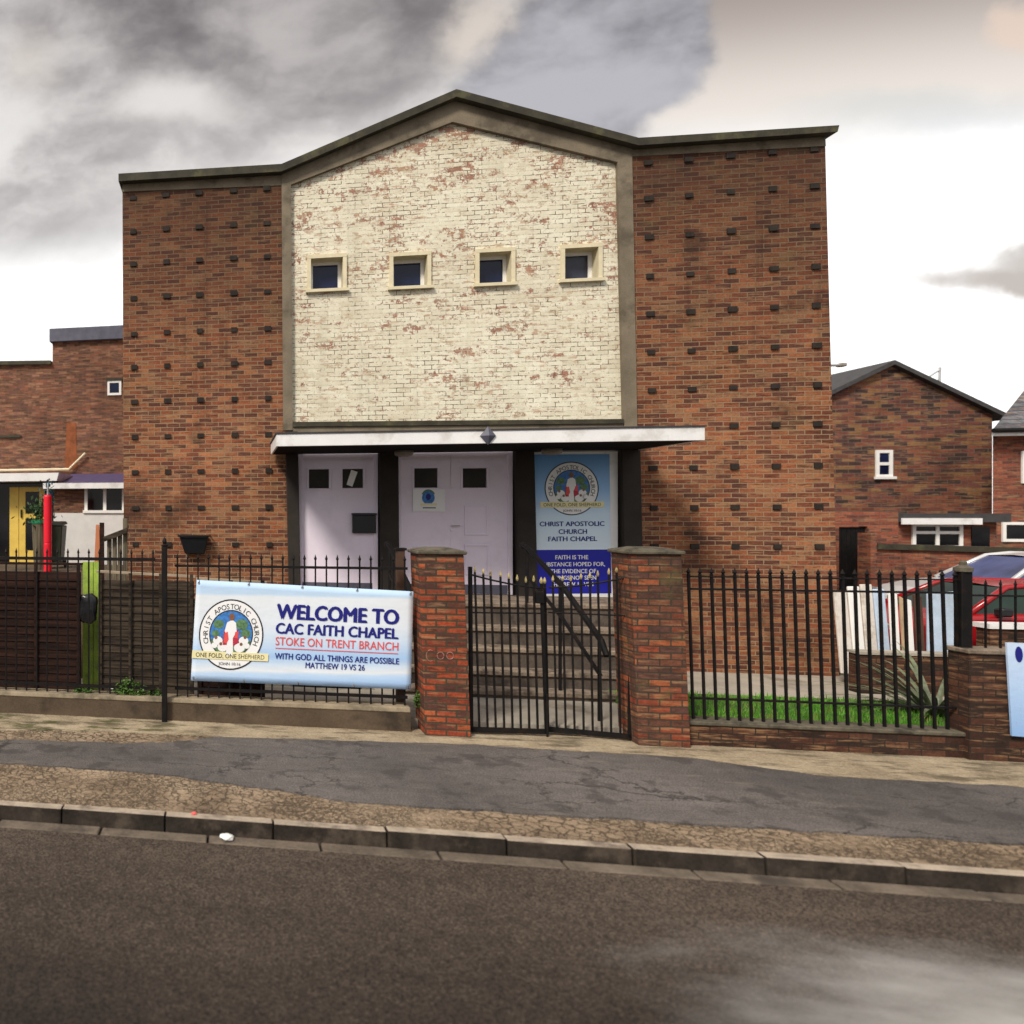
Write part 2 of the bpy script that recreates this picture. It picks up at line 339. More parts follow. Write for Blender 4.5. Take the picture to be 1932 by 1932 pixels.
def cracked(name):
    m, N, bs, P, UV = new_mat(name)
    w = N.noise(P, 6, 5, 0.7, col=True)
    q = N.vm('ADD', P, N.vm('MULTIPLY', w, (0.22, 0.16, 0)))
    v = N.n('ShaderNodeTexVoronoi', feature='DISTANCE_TO_EDGE'); N.put(v.inputs['Vector'], q); v.inputs['Scale'].default_value = 11
    v2 = N.n('ShaderNodeTexVoronoi', feature='DISTANCE_TO_EDGE'); N.put(v2.inputs['Vector'], q); v2.inputs['Scale'].default_value = 27
    n = N.noise(P, 1.3, 5, 0.6)
    crack = N.m('MULTIPLY', N.mr(v.outputs[0], 0.0, 0.075, 1, 0), N.mr(N.noise(P, 0.9, 3), 0.30, 0.52))
    crack2 = N.m('MULTIPLY', N.mr(v2.outputs[0], 0.0, 0.10, 0.9, 0), N.mr(N.noise(P, 1.7, 3), 0.40, 0.56))
    cr = N.m('MAXIMUM', crack, crack2)
    base = N.ramp(N.m('ADD', N.m('MULTIPLY', n, 0.6), N.m('MULTIPLY', N.noise(P, 40, 4, 0.7), 0.4)),
                  [(0.3, (0.12, 0.084, 0.055)), (0.5, (0.29, 0.212, 0.145)), (0.7, (0.50, 0.385, 0.27))])
    c = N.mix(N.m('MULTIPLY', cr, 0.75), base, (0.06, 0.043, 0.03))
    N.put(bs.inputs['Base Color'], c); bs.inputs['Roughness'].default_value = 0.95
    bs.inputs['Specular IOR Level'].default_value = 0.15
    bump(N, bs, N.m('SUBTRACT', N.m('ADD', N.noise(P, 60, 3), N.m('MULTIPLY', N.noise(P, 9, 4), 2.0)), cr), 0.9, 0.02)
    return m
M['cracked'] = cracked('cracked_verge_concrete')
def gritty(name):
    m, N, bs, P, UV = new_mat(name)
    X = N.sep(P)
    base = N.ramp(N.m('ADD', N.m('MULTIPLY', N.noise(P, 2.0, 5, 0.6), 0.5), N.m('MULTIPLY', N.noise(P, 55, 3, 0.7), 0.5)),
                  [(0.32, (0.14, 0.107, 0.070)), (0.5, (0.33, 0.262, 0.180)), (0.68, (0.50, 0.41, 0.295))])
    st = N.vm('MULTIPLY', P, (0.8, 3.0, 1.0))
    dk = N.mr(N.noise(st, 1.9, 6, 0.7), 0.48, 0.64)
    c = N.mix(N.m('MULTIPLY', dk, 0.8), base, (0.075, 0.062, 0.042))
    moss = N.m('MULTIPLY', N.mr(N.noise(st, 2.3, 5, 0.7), 0.5, 0.62), N.mr(X[0], 0.2, -1.4))
    c = N.mix(N.m('MULTIPLY', moss, 0.85), c, (0.045, 0.055, 0.012))
    N.put(bs.inputs['Base Color'], c); bs.inputs['Roughness'].default_value = 0.95
    bs.inputs['Specular IOR Level'].default_value = 0.15
    bump(N, bs, N.noise(P, 70, 3), 0.7, 0.012)
    return m
M['gritty'] = gritty('gritty_pavement_edge')
M['farground'] = plain('far_ground', (0.10, 0.09, 0.07), 0.95)

def banner_mat(name, stops, wav=0.05, rough=0.45):
    m, N, bs, P, UV = new_mat(name)
    X = N.sep(UV)
    t = N.m('ADD', X[1], N.m('MULTIPLY', N.m('SUBTRACT', N.noise(N.vm('MULTIPLY', UV, (1.4, 0.4, 1)), 1.5, 2), 0.5), wav))
    t = N.m('ADD', t, N.m('MULTIPLY', X[0], -wav))
    N.put(bs.inputs['Base Color'], N.ramp(t, stops)); bs.inputs['Roughness'].default_value = rough
    bs.inputs['Specular IOR Level'].default_value = 0.3
    bump(N, bs, N.m('ADD', N.noise(N.vm('MULTIPLY', UV, (14, 3, 1)), 1.0, 3), N.noise(N.vm('MULTIPLY', UV, (5, 9, 1)), 1.0, 2)), 0.25, 0.02)
    return m
LB, MB_, WH = (0.50, 0.64, 0.84), (0.30, 0.50, 0.82), (0.74, 0.78, 0.84)
M['banner'] = banner_mat('banner_print', [(0.0, (0.36, 0.54, 0.83)), (0.07, (0.50, 0.66, 0.88)), (0.10, WH), (0.15, (0.62, 0.72, 0.85)), (0.24, (0.36, 0.55, 0.84)), (0.38, (0.55, 0.68, 0.86)), (0.55, (0.70, 0.76, 0.85)), (0.84, WH), (0.87, (0.50, 0.66, 0.86)), (1.0, (0.46, 0.62, 0.85))], 0.07)
M['poster'] = banner_mat('poster_print', [(0.0, (0.72, 0.84, 0.95)), (0.35, (0.62, 0.78, 0.95)), (0.6, (0.30, 0.52, 0.86)), (1.0, (0.12, 0.31, 0.64))], 0.03)
M['posterdark'] = plain('poster_navy_panel', (0.012, 0.014, 0.36), 0.45, var=0.08)
M['sidebanner'] = banner_mat('side_banner_print', [(0.0, (0.25, 0.42, 0.72)), (0.5, (0.42, 0.58, 0.84)), (1.0, (0.56, 0.68, 0.88))], 0.05)

# ------------------------------------------------------------------ sky: NISHITA daylight behind a deck of cloud
W = bpy.data.worlds.new('World'); S.world = W; W.use_nodes = True
t = W.node_tree; t.nodes.clear(); N = NT(t)
tc = N.n('ShaderNodeTexCoord'); G = tc.outputs['Generated']
sky = N.n('ShaderNodeTexSky', sky_type='NISHITA'); sky.sun_disc = False
sky.sun_elevation = math.asin(SUN.z); sky.sun_rotation = math.atan2(SUN.x, SUN.y)
bg1 = N.n('ShaderNodeBackground'); t.links.new(sky.outputs[0], bg1.inputs[0]); bg1.inputs[1].default_value = 0.1
X = N.sep(G)
den = N.m('ADD', N.m('ABSOLUTE', X[1]), 0.04)
p0 = N.comb(N.m('DIVIDE', X[0], den), N.m('DIVIDE', X[2], den), 0.0)
wn = N.noise(p0, 2.4, 7, 0.58, col=True)
p = N.vm('ADD', p0, N.vm('MULTIPLY', N.vm('SUBTRACT', wn, (0.5, 0.5, 0.5)), (0.30, 0.24, 0)))
def skyP(px, py):
    d = dirpx(px, py); return (d.x / (d.y * 1.04), d.z / (d.y * 1.04), 0)
def blob(px, py, rx, ry, lo=1.0, hi=0.45):
    q = N.vm('MULTIPLY', N.vm('SUBTRACT', p, skyP(px, py)), (FPX / rx, FPX / ry, 0))
    return N.mr(N.vm('LENGTH', q, out=1), lo, hi, 0, 1)
fine = N.noise(N.vm('MULTIPLY', p, (1.0, 1.4, 1)), 3.4, 7, 0.55)
fine2 = N.noise(N.vm('MULTIPLY', p0, (1.0, 1.8, 1)), 7.0, 5, 0.55)
fd_ = N.m('ADD', N.m('MULTIPLY', fine, 0.7), N.m('MULTIPLY', fine2, 0.3))
X0 = N.sep(p0)
hh_ = N.m('ADD', X0[1], N.m('MULTIPLY', N.m('SUBTRACT', fine, 0.5), 0.16))
hh_ = N.m('ADD', hh_, N.m('MULTIPLY', N.mr(X0[0], 0.10, -0.22), 0.075))
c = N.mix(N.mr(hh_, 0.33, 0.47), (0.98, 0.975, 0.96), N.mix(N.mr(fd_, 0.36, 0.62), (0.40, 0.375, 0.36), (0.66, 0.635, 0.61)))
# the warm, smooth veil high on the right
hi_r = N.m('MULTIPLY', N.mr(X0[1], 0.405, 0.47), N.mr(X0[0], 0.30, 0.44))
c = N.mix(hi_r, c, N.mix(N.mr(X0[1], 0.44, 0.60), (0.60, 0.545, 0.49), (0.27, 0.225, 0.195)))
darkc = N.mix(N.mr(fd_, 0.36, 0.62), (0.105, 0.090, 0.088), (0.34, 0.315, 0.30))
c = N.mix(N.m('MULTIPLY', blob(420, 40, 640, 300, 1.1, 0.4), 0.95), c, darkc)
c = N.mix(N.m('MULTIPLY', blob(60, 300, 280, 280, 1.1, 0.3), 0.8), c, N.mix(N.mr(fd_, 0.38, 0.6), (0.24, 0.22, 0.21), (0.55, 0.53, 0.51)))
c = N.mix(N.m('MULTIPLY', blob(320, 215, 150, 75, 1.2, 0.2), 0.8), c, (0.58, 0.555, 0.53))
c = N.mix(N.m('MULTIPLY', blob(880, 60, 60, 90, 1.2, 0.3), 0.8), c, (0.52, 0.46, 0.40))
c = N.mix(N.m('MULTIPLY', blob(40, 130, 80, 80, 1.2, 0.2), 0.5), c, (0.50, 0.45, 0.40))
c = N.mix(blob(1075, 140, 185, 205, 1.0, 0.78), c, N.mix(N.mr(N.m('ADD', fd_, N.m('MULTIPLY', N.m('SUBTRACT', 0.62, X0[1]), 0.7)), 0.40, 0.66), (0.085, 0.076, 0.078), (0.34, 0.33, 0.345)))
c = N.mix(N.m('MULTIPLY', blob(1850, 540, 165, 46, 1.0, 0.25), 0.95), c, (0.36, 0.31, 0.27))
c = N.mix(N.m('MULTIPLY', blob(1880, 492, 125, 38, 1.0, 0.25), 0.9), c, (0.40, 0.36, 0.32))
c = N.mix(N.m('MULTIPLY', blob(1700, 215, 220, 45, 1.2, 0.2), 0.4), c, (0.40, 0.43, 0.43))
c = N.mix(N.m('MULTIPLY', blob(1890, 40, 70, 45, 1.0, 0.4), 0.7), c, (0.58, 0.45, 0.36))
# unseen deck behind and above camera: broken cloud, low band shaped as fill light
back = N.mr(X[1], 0.0, -0.25)
bk = N.mix(N.mr(N.noise(G, 2.2, 5, 0.6), 0.35, 0.65), (0.40, 0.40, 0.42), (1.0, 0.98, 0.95))
bk = N.mix(N.mr(X[2], 0.15, 0.55), (0.38, 0.365, 0.35), bk)
c = N.mix(back, c, bk)
bg2 = N.n('ShaderNodeBackground'); N.put(bg2.inputs[0], c); bg2.inputs[1].default_value = 1.0
ms = N.n('ShaderNodeMixShader'); ms.inputs[0].default_value = 0.93
t.links.new(bg1.outputs[0], ms.inputs[1]); t.links.new(bg2.outputs[0], ms.inputs[2])
wo = N.n('ShaderNodeOutputWorld'); t.links.new(ms.outputs[0], wo.inputs[0])

# ------------------------------------------------------------------ mesh helpers
class MB:
    """collects shapes, then links them as ONE mesh object."""
    def __init__(s): s.bm = bmesh.new(); s.mats = []; s.cur = 0; s.uv = None
    def mat(s, m):
        if m not in s.mats: s.mats.append(m)
        s.cur = s.mats.index(m); return s
    def face(s, vs):
        try: f = s.bm.faces.new(vs)
        except ValueError: return None
        f.material_index = s.cur; return f
    def hexa(s, P):
        """P: bottom four then top four, counter-clockwise from above."""
        v = [s.bm.verts.new(p) for p in P]
        for q in ((3, 2, 1, 0), (4, 5, 6, 7), (0, 1, 5, 4), (1, 2, 6, 5), (2, 3, 7, 6), (3, 0, 4, 7)): s.face([v[i] for i in q])
        return s
    def box(s, x0, x1, y0, y1, z0, z1):
        return s.hexa([(x0, y0, z0), (x1, y0, z0), (x1, y1, z0), (x0, y1, z0), (x0, y0, z1), (x1, y0, z1), (x1, y1, z1), (x0, y1, z1)])
    def prism(s, pts, y0, y1):
        """pts: (x, z) outline, extruded from y0 (front) to y1."""
        a = [s.bm.verts.new((x, y0, z)) for x, z in pts]; b = [s.bm.verts.new((x, y1, z)) for x, z in pts]
        s.face(a); s.face(b[::-1])
        n = len(pts)
        for i in range(n): s.face([a[(i + 1) % n], a[i], b[i], b[(i + 1) % n]])
        return s
    def slab(s, pts, z0, z1):
        a = [s.bm.verts.new((x, y, z0)) for x, y in pts]; b = [s.bm.verts.new((x, y, z1)) for x, y in pts]
        s.face(a[::-1]); s.face(b); n = len(pts)
        for i in range(n): s.face([a[i], a[(i + 1) % n], b[(i + 1) % n], b[i]])
        return s
    def tube(s, pts, r, n=8, r1=None, cap=True):
        pts = [Vector(p) for p in pts]; rings = []
        for i, p in enumerate(pts):
            d = (pts[min(i + 1, len(pts) - 1)] - pts[max(i - 1, 0)]).normalized()
            u = d.cross(Vector((0, 0, 1)) if abs(d.z) < 0.9 else Vector((1, 0, 0))).normalized(); w = d.cross(u)
            rr = r if r1 is None else r + (r1 - r) * i / (len(pts) - 1)
            rings.append([s.bm.verts.new(p + u * math.cos(2 * math.pi * k / n) * rr + w * math.sin(2 * math.pi * k / n) * rr) for k in range(n)])
        for A, B in zip(rings, rings[1:]):
            for k in range(n): s.face([A[k], A[(k + 1) % n], B[(k + 1) % n], B[k]])
        if cap: s.face(rings[0][::-1]); s.face(rings[-1])
        return s
    def lathe(s, c, prof, n=14):
        """prof: (radius, z) from the bottom up."""
        rings = [[s.bm.verts.new((c[0] + r * math.cos(2 * math.pi * k / n), c[1] + r * math.sin(2 * math.pi * k / n), c[2] + z)) for k in range(n)] for r, z in prof]
        for A, B in zip(rings, rings[1:]):
            for k in range(n): s.face([A[k], A[(k + 1) % n], B[(k + 1) % n], B[k]])
        s.face(rings[0][::-1]); s.face(rings[-1]); return s
    def build(s, name, parent=None, smooth=False, bevel=0.0, seg=1, m=None):
        if m is not None: s.mats = [m]
        bmesh.ops.recalc_face_normals(s.bm, faces=s.bm.faces)
        me = bpy.data.meshes.new(name); s.bm.to_mesh(me); s.bm.free()
        for x in s.mats: me.materials.append(x)
        o = bpy.data.objects.new(name, me); COL.objects.link(o)
        if smooth:
            for f in me.polygons: f.use_smooth = True
        if bevel:
            b = o.modifiers.new('bevel', 'BEVEL'); b.width = bevel; b.segments = seg; b.limit_method = 'ANGLE'
        if parent: adopt(o, parent)
        return o
def adopt(o, parent):
    o.parent = parent       # part meshes are written in world measures, so only a root's own place is undone
    o.matrix_parent_inverse = Matrix.Translation(-parent.location) if parent.parent is None else Matrix.Identity(4)
def thing(name, label, cat, loc=(0, 0, 0), group=None):
    o = bpy.data.objects.new(name, None); COL.objects.link(o); o.location = loc; o.empty_display_size = 0.2
    return tag(o, label, cat, group)
def tag(o, label, cat, group=None):
    o['label'] = label; o['category'] = cat
    if group: o['group'] = group
    return o
def struct(o): o['kind'] = 'structure'; return o
def mb(m): return MB().mat(m)

def text_mesh(txt, bold=0.02):
    """flat text as a list of triangles/quads in a unit box: (verts, faces), x 0..1, y 0..1 (cap height)."""
    cu = bpy.data.curves.new('lettering', 'FONT'); cu.body = txt; cu.offset = 0.0; cu.resolution_u = 3; cu.fill_mode = 'FRONT'
    ob = bpy.data.objects.new('lettering', cu); COL.objects.link(ob); bpy.context.view_layer.update()
    me = bpy.data.meshes.new_from_object(ob.evaluated_get(bpy.context.evaluated_depsgraph_get()))
    vs = [Vector(v.co) for v in me.vertices]; fs = [tuple(q.vertices) for q in me.polygons]
    bpy.data.objects.remove(ob); bpy.data.curves.remove(cu); bpy.data.meshes.remove(me)
    return vs, fs
def put_text(B, txt, u0, u1, v, cap, mp, lift, bold=0.02, heavy=0.0):
    """text squeezed between u0 and u1, its capitals centred on v; mp(u, v, lift) -> world."""
    vs, fs = text_mesh(txt, bold)
    x0 = min(q.x for q in vs); x1 = max(q.x for q in vs); y0 = min(q.y for q in vs); y1 = max(q.y for q in vs)
    y0 = max(y0, -0.03); hh = 0.72
    for i, (du, dv) in enumerate(((-1, -0.5), (1, -0.5), (0, 0.7))):       # three strikes thicken the strokes
        k = heavy * (u1 - u0) / (x1 - x0); kv = heavy * cap
        vv = [B.bm.verts.new(mp(u0 + (q.x - x0) / (x1 - x0) * (u1 - u0) + du * k, v + ((q.y / hh) - 0.5) * cap + dv * kv, lift + 0.0004 * i)) for q in vs]
        for f in fs: B.face([vv[j] for j in f])
        if not heavy: break
def put_disc(B, cu, cv, ru, rv, mp, lift, n=40, a0=0, a1=360):
    vv = [B.bm.verts.new(mp(cu + ru * math.cos(math.radians(a0 + (a1 - a0) * k / n)), cv + rv * math.sin(math.radians(a0 + (a1 - a0) * k / n)), lift)) for k in range(n + (0 if a1 - a0 == 360 else 1))]
    B.face(vv)
def put_ring(B, cu, cv, ru, rv, wu, wv, mp, lift, n=48):
    a = [(math.cos(2 * math.pi * k / n), math.sin(2 * math.pi * k / n)) for k in range(n)]
    o = [B.bm.verts.new(mp(cu + ru * x, cv + rv * y, lift)) for x, y in a]; i = [B.bm.verts.new(mp(cu + (ru - wu) * x, cv + (rv - wv) * y, lift)) for x, y in a]
    for k in range(n): B.face([o[k], o[(k + 1) % n], i[(k + 1) % n], i[k]])
def put_poly(B, pts, mp, lift): B.face([B.bm.verts.new(mp(u, v, lift)) for u, v in pts])
def put_arc_text(B, txt, cu, cv, ru, rv, a0, a1, cap, mp, lift, bold=0.02):
    """letters set round the top of a ring, from angle a0 to a1 (degrees, clockwise)."""
    n = len(txt)
    for i, ch in enumerate(txt):
        if ch == ' ': continue
        an = math.radians(a0 + (a1 - a0) * i / (n - 1)); vs, fs = text_mesh(ch, bold)
        xm = (min(q.x for q in vs) + max(q.x for q in vs)) / 2; k = cap / 0.72
        vv = []
        for q in vs:
            lx = (q.x - xm) * k; ly = (q.y - 0.36) * k
            r = 1.0 + ly; tx = math.cos(an) * r + math.sin(an) * lx; ty = math.sin(an) * r - math.cos(an) * lx
            vv.append(B.bm.verts.new(mp(cu + ru * tx, cv + rv * ty, lift)))
        for f in fs: B.face([vv[j] for j in f])
def emblem(parent, cu, cv, ru, rv, mp, l0):
    """the round badge: ringed name, a robed figure among sheep, a ribbon."""
    B = mb(M['inkblack']); put_ring(B, cu, cv, ru, rv, ru * 0.04, rv * 0.04, mp, l0 + 0.002)
    B.mat(M['inkwhite']); put_disc(B, cu, cv, ru * 0.965, rv * 0.965, mp, l0 + 0.001)
    B.mat(M['inkblue']); put_disc(B, cu, cv + rv * 0.02, ru * 0.66, rv * 0.66, mp, l0 + 0.003)
    B.mat(M['inkgreen']); put_disc(B, cu, cv + rv * 0.02, ru * 0.655, rv * 0.655, mp, l0 + 0.004, 30, 195, 345)
    for s, x, y, r in ((0, 0.32, 0.30, 0.20), (0, -0.40, 0.28, 0.17), (0, 0.45, 0.05, 0.16), (0, -0.48, 0.02, 0.12)):
        put_disc(B, cu + ru * x, cv + rv * y, ru * r, rv * r * 0.8, mp, l0 + 0.0045, 9)
    B.mat(M['inkblack']); put_ring(B, cu, cv + rv * 0.02, ru * 0.68, rv * 0.68, ru * 0.03, rv * 0.03, mp, l0 + 0.0047)
    B.mat(M['inkwhite'])
    for x, y, r in ((-0.40, -0.18, 0.15), (0.40, -0.16, 0.15), (-0.24, -0.36, 0.16), (0.28, -0.36, 0.17), (0.5, -0.3, 0.1), (-0.5, -0.32, 0.1)):
        put_disc(B, cu + ru * x, cv + rv * y, ru * r, rv * r * 0.8, mp, l0 + 0.005, 12)
    B.mat(M['inkskin'])
    for x, y in ((-0.46, -0.10), (0.44, -0.06), (-0.30, -0.27), (0.33, -0.26)):
        put_disc(B, cu + ru * x, cv + rv * y, ru * 0.05, rv * 0.05, mp, l0 + 0.006, 8)
    Pl = lambda pts, l: put_poly(B, [(cu + ru * x, cv + rv * y) for x, y in pts], mp, l0 + l)
    B.mat(M['inkmaroon']); Pl([(-0.24, -0.30), (-0.22, 0.12), (0.20, 0.16), (0.26, -0.22), (0.12, -0.3)], 0.0055)
    B.mat(M['inkwhite']); Pl([(-0.13, -0.58), (-0.10, -0.1), (-0.20, 0.10), (-0.14, 0.34), (0.02, 0.42), (0.14, 0.34), (0.17, 0.1), (0.06, -0.1), (0.10, -0.58)], 0.006)
    B.mat(M['inkred']); Pl([(-0.22, -0.22), (-0.20, 0.04), (-0.10, 0.08), (-0.06, -0.14), (-0.12, -0.26)], 0.0065); Pl([(0.10, -0.08), (0.13, 0.08), (0.24, 0.10), (0.22, -0.10)], 0.0065)
    B.mat(M['inkskin']); put_disc(B, cu, cv + rv * 0.50, ru * 0.085, rv * 0.105, mp, l0 + 0.0065, 14)
    B.mat(M['inkblack']); put_arc_text(B, 'CHRIST APOSTOLIC CHURCH', cu, cv, ru * 0.80, rv * 0.80, 196, -16, 0.19, mp, l0 + 0.004, 0.03)
    o = B.build('emblem', parent)
    R = mb(M['inkcream']); put_poly(R, [(cu - ru * 1.18, cv - rv * 0.71), (cu + ru * 1.18, cv - rv * 0.71), (cu + ru * 1.18, cv - rv * 0.49), (cu - ru * 1.18, cv - rv * 0.49)], mp, l0 + 0.008)
    R.mat(M['inkblack']); put_text(R, 'ONE FOLD, ONE SHEPHERD', cu - ru * 1.06, cu + ru * 1.06, cv - rv * 0.60, rv * 0.13, mp, l0 + 0.009, 0.02)
    put_text(R, 'JOHN 10:16', cu - ru * 0.34, cu + ru * 0.34, cv - rv * 0.82, rv * 0.085, mp, l0 + 0.009, 0.0)
    R.build('ribbon', parent)

# ------------------------------------------------------------------ ground, road, pavement
struct(mb(M['farground']).slab([(-300, -60), (300, -60), (300, 600), (-300, 600)], -0.6, -0.30).build('ground'))
KY0, KY1 = 6.40, 6.53
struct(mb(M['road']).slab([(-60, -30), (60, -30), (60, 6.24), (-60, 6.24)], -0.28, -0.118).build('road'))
g = mb(M['gutterstone']); x = -14.0
while x < 16: w = 0.92; g.box(x, x + w - 0.02, 6.245, 6.392, -0.26, -0.112 + random.uniform(-0.004, 0.004)); x += w
struct(g.build('gutter', bevel=0.008))
g = mb(M['kerbstone']); x = -14.3
while x < 16:
    w = 0.915; dz = random.uniform(-0.006, 0.006)
    g.hexa([(x, KY0, -0.2), (x + w - 0.012, KY0, -0.2), (x + w - 0.012, KY1, -0.2), (x, KY1, -0.2), (x, KY0 + 0.02, 0.008 + dz), (x + w - 0.012, KY0 + 0.02, 0.008 + dz), (x + w - 0.012, KY1, 0.008 + dz), (x, KY1, 0.008 + dz)]); x += w
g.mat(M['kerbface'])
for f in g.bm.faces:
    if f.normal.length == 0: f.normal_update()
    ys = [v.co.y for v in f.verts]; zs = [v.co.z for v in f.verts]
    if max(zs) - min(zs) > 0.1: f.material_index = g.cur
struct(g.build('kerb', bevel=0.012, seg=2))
struct(mb(M['cracked']).slab([(-30, KY1 + 0.003), (30, KY1 + 0.003), (30, 9.6), (-30, 9.6)], -0.25, 0.0).build('pavement'))
def wavy(pts, amp, n=14):
    out = []
    for (a, b) in zip(pts, pts[1:]):
        for k in range(n):
            f = k / n; out.append((a[0] + (b[0] - a[0]) * f, a[1] + (b[1] - a[1]) * f + random.uniform(-amp, amp)))
    out.append(pts[-1]); return out
def gz(px, py, z=0.0): q = onZ(px, py, z); return (q.x, q.y)
lo = wavy([(-30, 7.15), gz(0, 1440), gz(300, 1462), gz(520, 1492), gz(640, 1512), gz(966, 1535), gz(1500, 1568), gz(1932, 1596), (30, 6.7)], 0.022)
up = wavy([(-30, 7.9), gz(0, 1398), gz(250, 1405), gz(330, 1402), gz(420, 1392), gz(900, 1408), gz(1300, 1432), gz(1560, 1468), gz(1932, 1488), (30, 8.3)], 0.028)
struct(mb(M['path']).slab(lo + up[::-1], -0.01, 0.016).build('footway_asphalt'))
lo2 = wavy([(-30, 8.3), gz(0, 1378), gz(160, 1380), gz(330, 1387), gz(420, 1393), gz(900, 1407), gz(1300, 1430), gz(1560, 1466), gz(1932, 1486), (30, 8.4)], 0.03)
struct(mb(M['gritty']).slab(lo2 + [(30, 9.5), (-30, 9.5)], -0.01, 0.010).build('gravel_strip'))
YR = 0.10
struct(mb(M['paving']).slab([(2.0, 9.601), (30, 9.601), (30, 40), (2.0, 40)], -0.2, YR).build('yard'))
struct(mb(M['paving']).slab([(-30, 9.602), (1.99, 9.602), (1.99, 11.0), (-30, 11.0)], -0.2, 0.12).build('front_yard'))
struct(mb(M['dwarf']).slab([(-40, 11.01), (-1.7, 11.01), (-1.7, 40), (-40, 40)], -0.2, 1.30).build('terrace'))
struct(mb(M['paving']).slab([(9.35, 12.2), (60, 12.2), (60, 70), (9.35, 70)], -0.2, 0.25).build('car_park'))

# lawn strip inside the right railings: one mass of blades
lx0, lx1 = 5.0, 9.6
struct(mb(M['soil']).slab([(lx0, 9.62), (lx1, 9.62), (lx1, 11.15), (lx0, 11.15)], YR - 0.02, 0.20).build('lawn'))
M['drygrass'] = plain('dry_grass', (0.24, 0.26, 0.07), 0.7, var=0.5, scale=9)
g = mb(M['grass']); g.mat(M['drygrass'])
for i in range(9000):
    x = random.uniform(lx0, lx1); y = random.uniform(9.63, 11.14); h = random.uniform(0.02, 0.10) * (1.3 if y < 10 else 0.8) * (0.6 + 0.6 * math.sin(x * 4.3 + y * 2) ** 2); g.cur = 1 if random.random() < 0.12 + 0.2 * (math.sin(x * 3.1 + 1) > 0.4) else 0; a = random.uniform(0, 6.28); w = 0.006
    ax, ay = math.cos(a) * w, math.sin(a) * w; lx, ly = random.uniform(-0.03, 0.03), random.uniform(-0.03, 0.03)
    v = [g.bm.verts.new(q) for q in ((x - ax, y - ay, 0.195), (x + ax, y + ay, 0.195), (x + lx, y + ly, 0.2 + h))]; g.face(v)
o = g.build('grass'); o['kind'] = 'stuff'

# ------------------------------------------------------------------ the chapel
FY = 13.2
def F(px, py, Y=FY): q = onY(px, py, Y); return (q.x, q.z)
ch = thing('church', 'brown brick chapel with a cream painted brick gable, white canopy and lavender doors', 'church', (4.0, 13.2, 0.1))
def studs(B, cols, rows, skip=()):
    """headers that stand out of the brickwork; cols/rows in picture measures of the wall plane."""
    for r, py in enumerate(rows):
        for c, px in enumerate(cols):
            if (c, r) in skip: continue
            fr = (py - rows[0]) / (rows[-1] - rows[0])
            x, z = F(px[0] + (px[1] - px[0]) * fr, py + px[2] * (1 - fr * 1.0))
            w = random.uniform(0.10, 0.125); h = random.uniform(0.07, 0.085); d = random.uniform(0.018, 0.034)
            B.box(x - w / 2, x + w / 2, FY - d, FY + 0.02, z - h / 2, z + h / 2)
# left wing
wl = mb(M['wing'])
wl.prism([F(234, 1130), F(548, 1130), F(531, 350), F(231, 362)], FY, FY + 9)
wl.mat(M['stud'])
studs(wl, [(251, 256, 6), (313, 318, 0), (375, 380, -4), (440, 444, -8), (503, 508, -12)], [368, 432, 494, 559, 627, 690, 756, 823, 890, 958, 1027])
wl.build('wing_wall', ch)
mb(M['concrete']).prism([F(231, 362), F(531, 350), F(531, 331), F(231, 346)], FY - 0.012, FY + 8.99).build('concrete_band', ch)
# right wing
wr = mb(M['wing'])
wr.prism([F(1200, 1300), F(1584, 1300), F(1557, 276), F(1189, 296)], FY, FY + 9)
wr.mat(M['stud'])
studs(wr, [(1222, 1234, 12), (1298, 1310, 6), (1377, 1387, -2), (1456, 1466, -8), (1535, 1545, -14)],
      [296, 364, 438, 513, 585, 659, 732, 804, 881, 957, 1031], skip={(0, 7), (1, 7)})
wr.build('wing_wall', ch)
mb(M['concrete']).prism([F(1189, 296), F(1557, 276), F(1556, 258), F(1189, 278)], FY - 0.012, FY + 8.99).build('concrete_band', ch)
# cream gable panel, a little behind the frame
GP = FY + 0.05
win = [((580, 653), (481, 552), (588, 636), (499, 541)), ((735, 812), (477, 547), (743, 794), (491, 539)),
       ((897, 970), (470, 541), (905, 952), (485, 533)), ((1058, 1134), (462, 533), (1066, 1111), (478, 526))]
B = mb(M['painted'])
def G3(px, py): q = onY(px, py, GP); return (q.x, q.z)
# the panel is built in strips round the four openings so that these are real holes
opx = [(onY(a[0] + 5, 500, GP).x, onY(a[1] - 5, 500, GP).x) for a, b, c, d in win]
opz = [(onY((a[0] + a[1]) / 2, b[1] - 6, GP).z, onY((a[0] + a[1]) / 2, b[0] + 5, GP).z) for a, b, c, d in win]
zlo = min(z for z, _ in opz) - 0.05; zhi = max(z for _, z in opz) + 0.05
xl, xr = G3(546, 560)[0], G3(1180, 560)[0]; zb = G3(860, 800)[1]
B.prism([(xl, zb), (xr, zb), (xr, zlo), (xl, zlo)], GP, GP + 0.3)
ap = G3(853, 222); le = G3(545, 345); re = G3(1180, 300)
B.prism([(xl, zhi), (xr, zhi), (xr, re[1]), ap, (xl, le[1])], GP, GP + 0.3)
xs = [xl] + [q for pr in opx for q in pr] + [xr]
for i in range(0, len(xs), 2): B.prism([(xs[i], zlo), (xs[i + 1], zlo), (xs[i + 1], zhi), (xs[i], zhi)], GP, GP + 0.3)
for (x0, x1), (z0, z1) in zip(opx, opz):
    B.prism([(x0, zlo), (x1, zlo), (x1, z0), (x0, z0)], GP, GP + 0.3); B.prism([(x0, z1), (x1, z1), (x1, zhi), (x0, zhi)], GP, GP + 0.3)
bmesh.ops.remove_doubles(B.bm, verts=B.bm.verts, dist=0.0005)
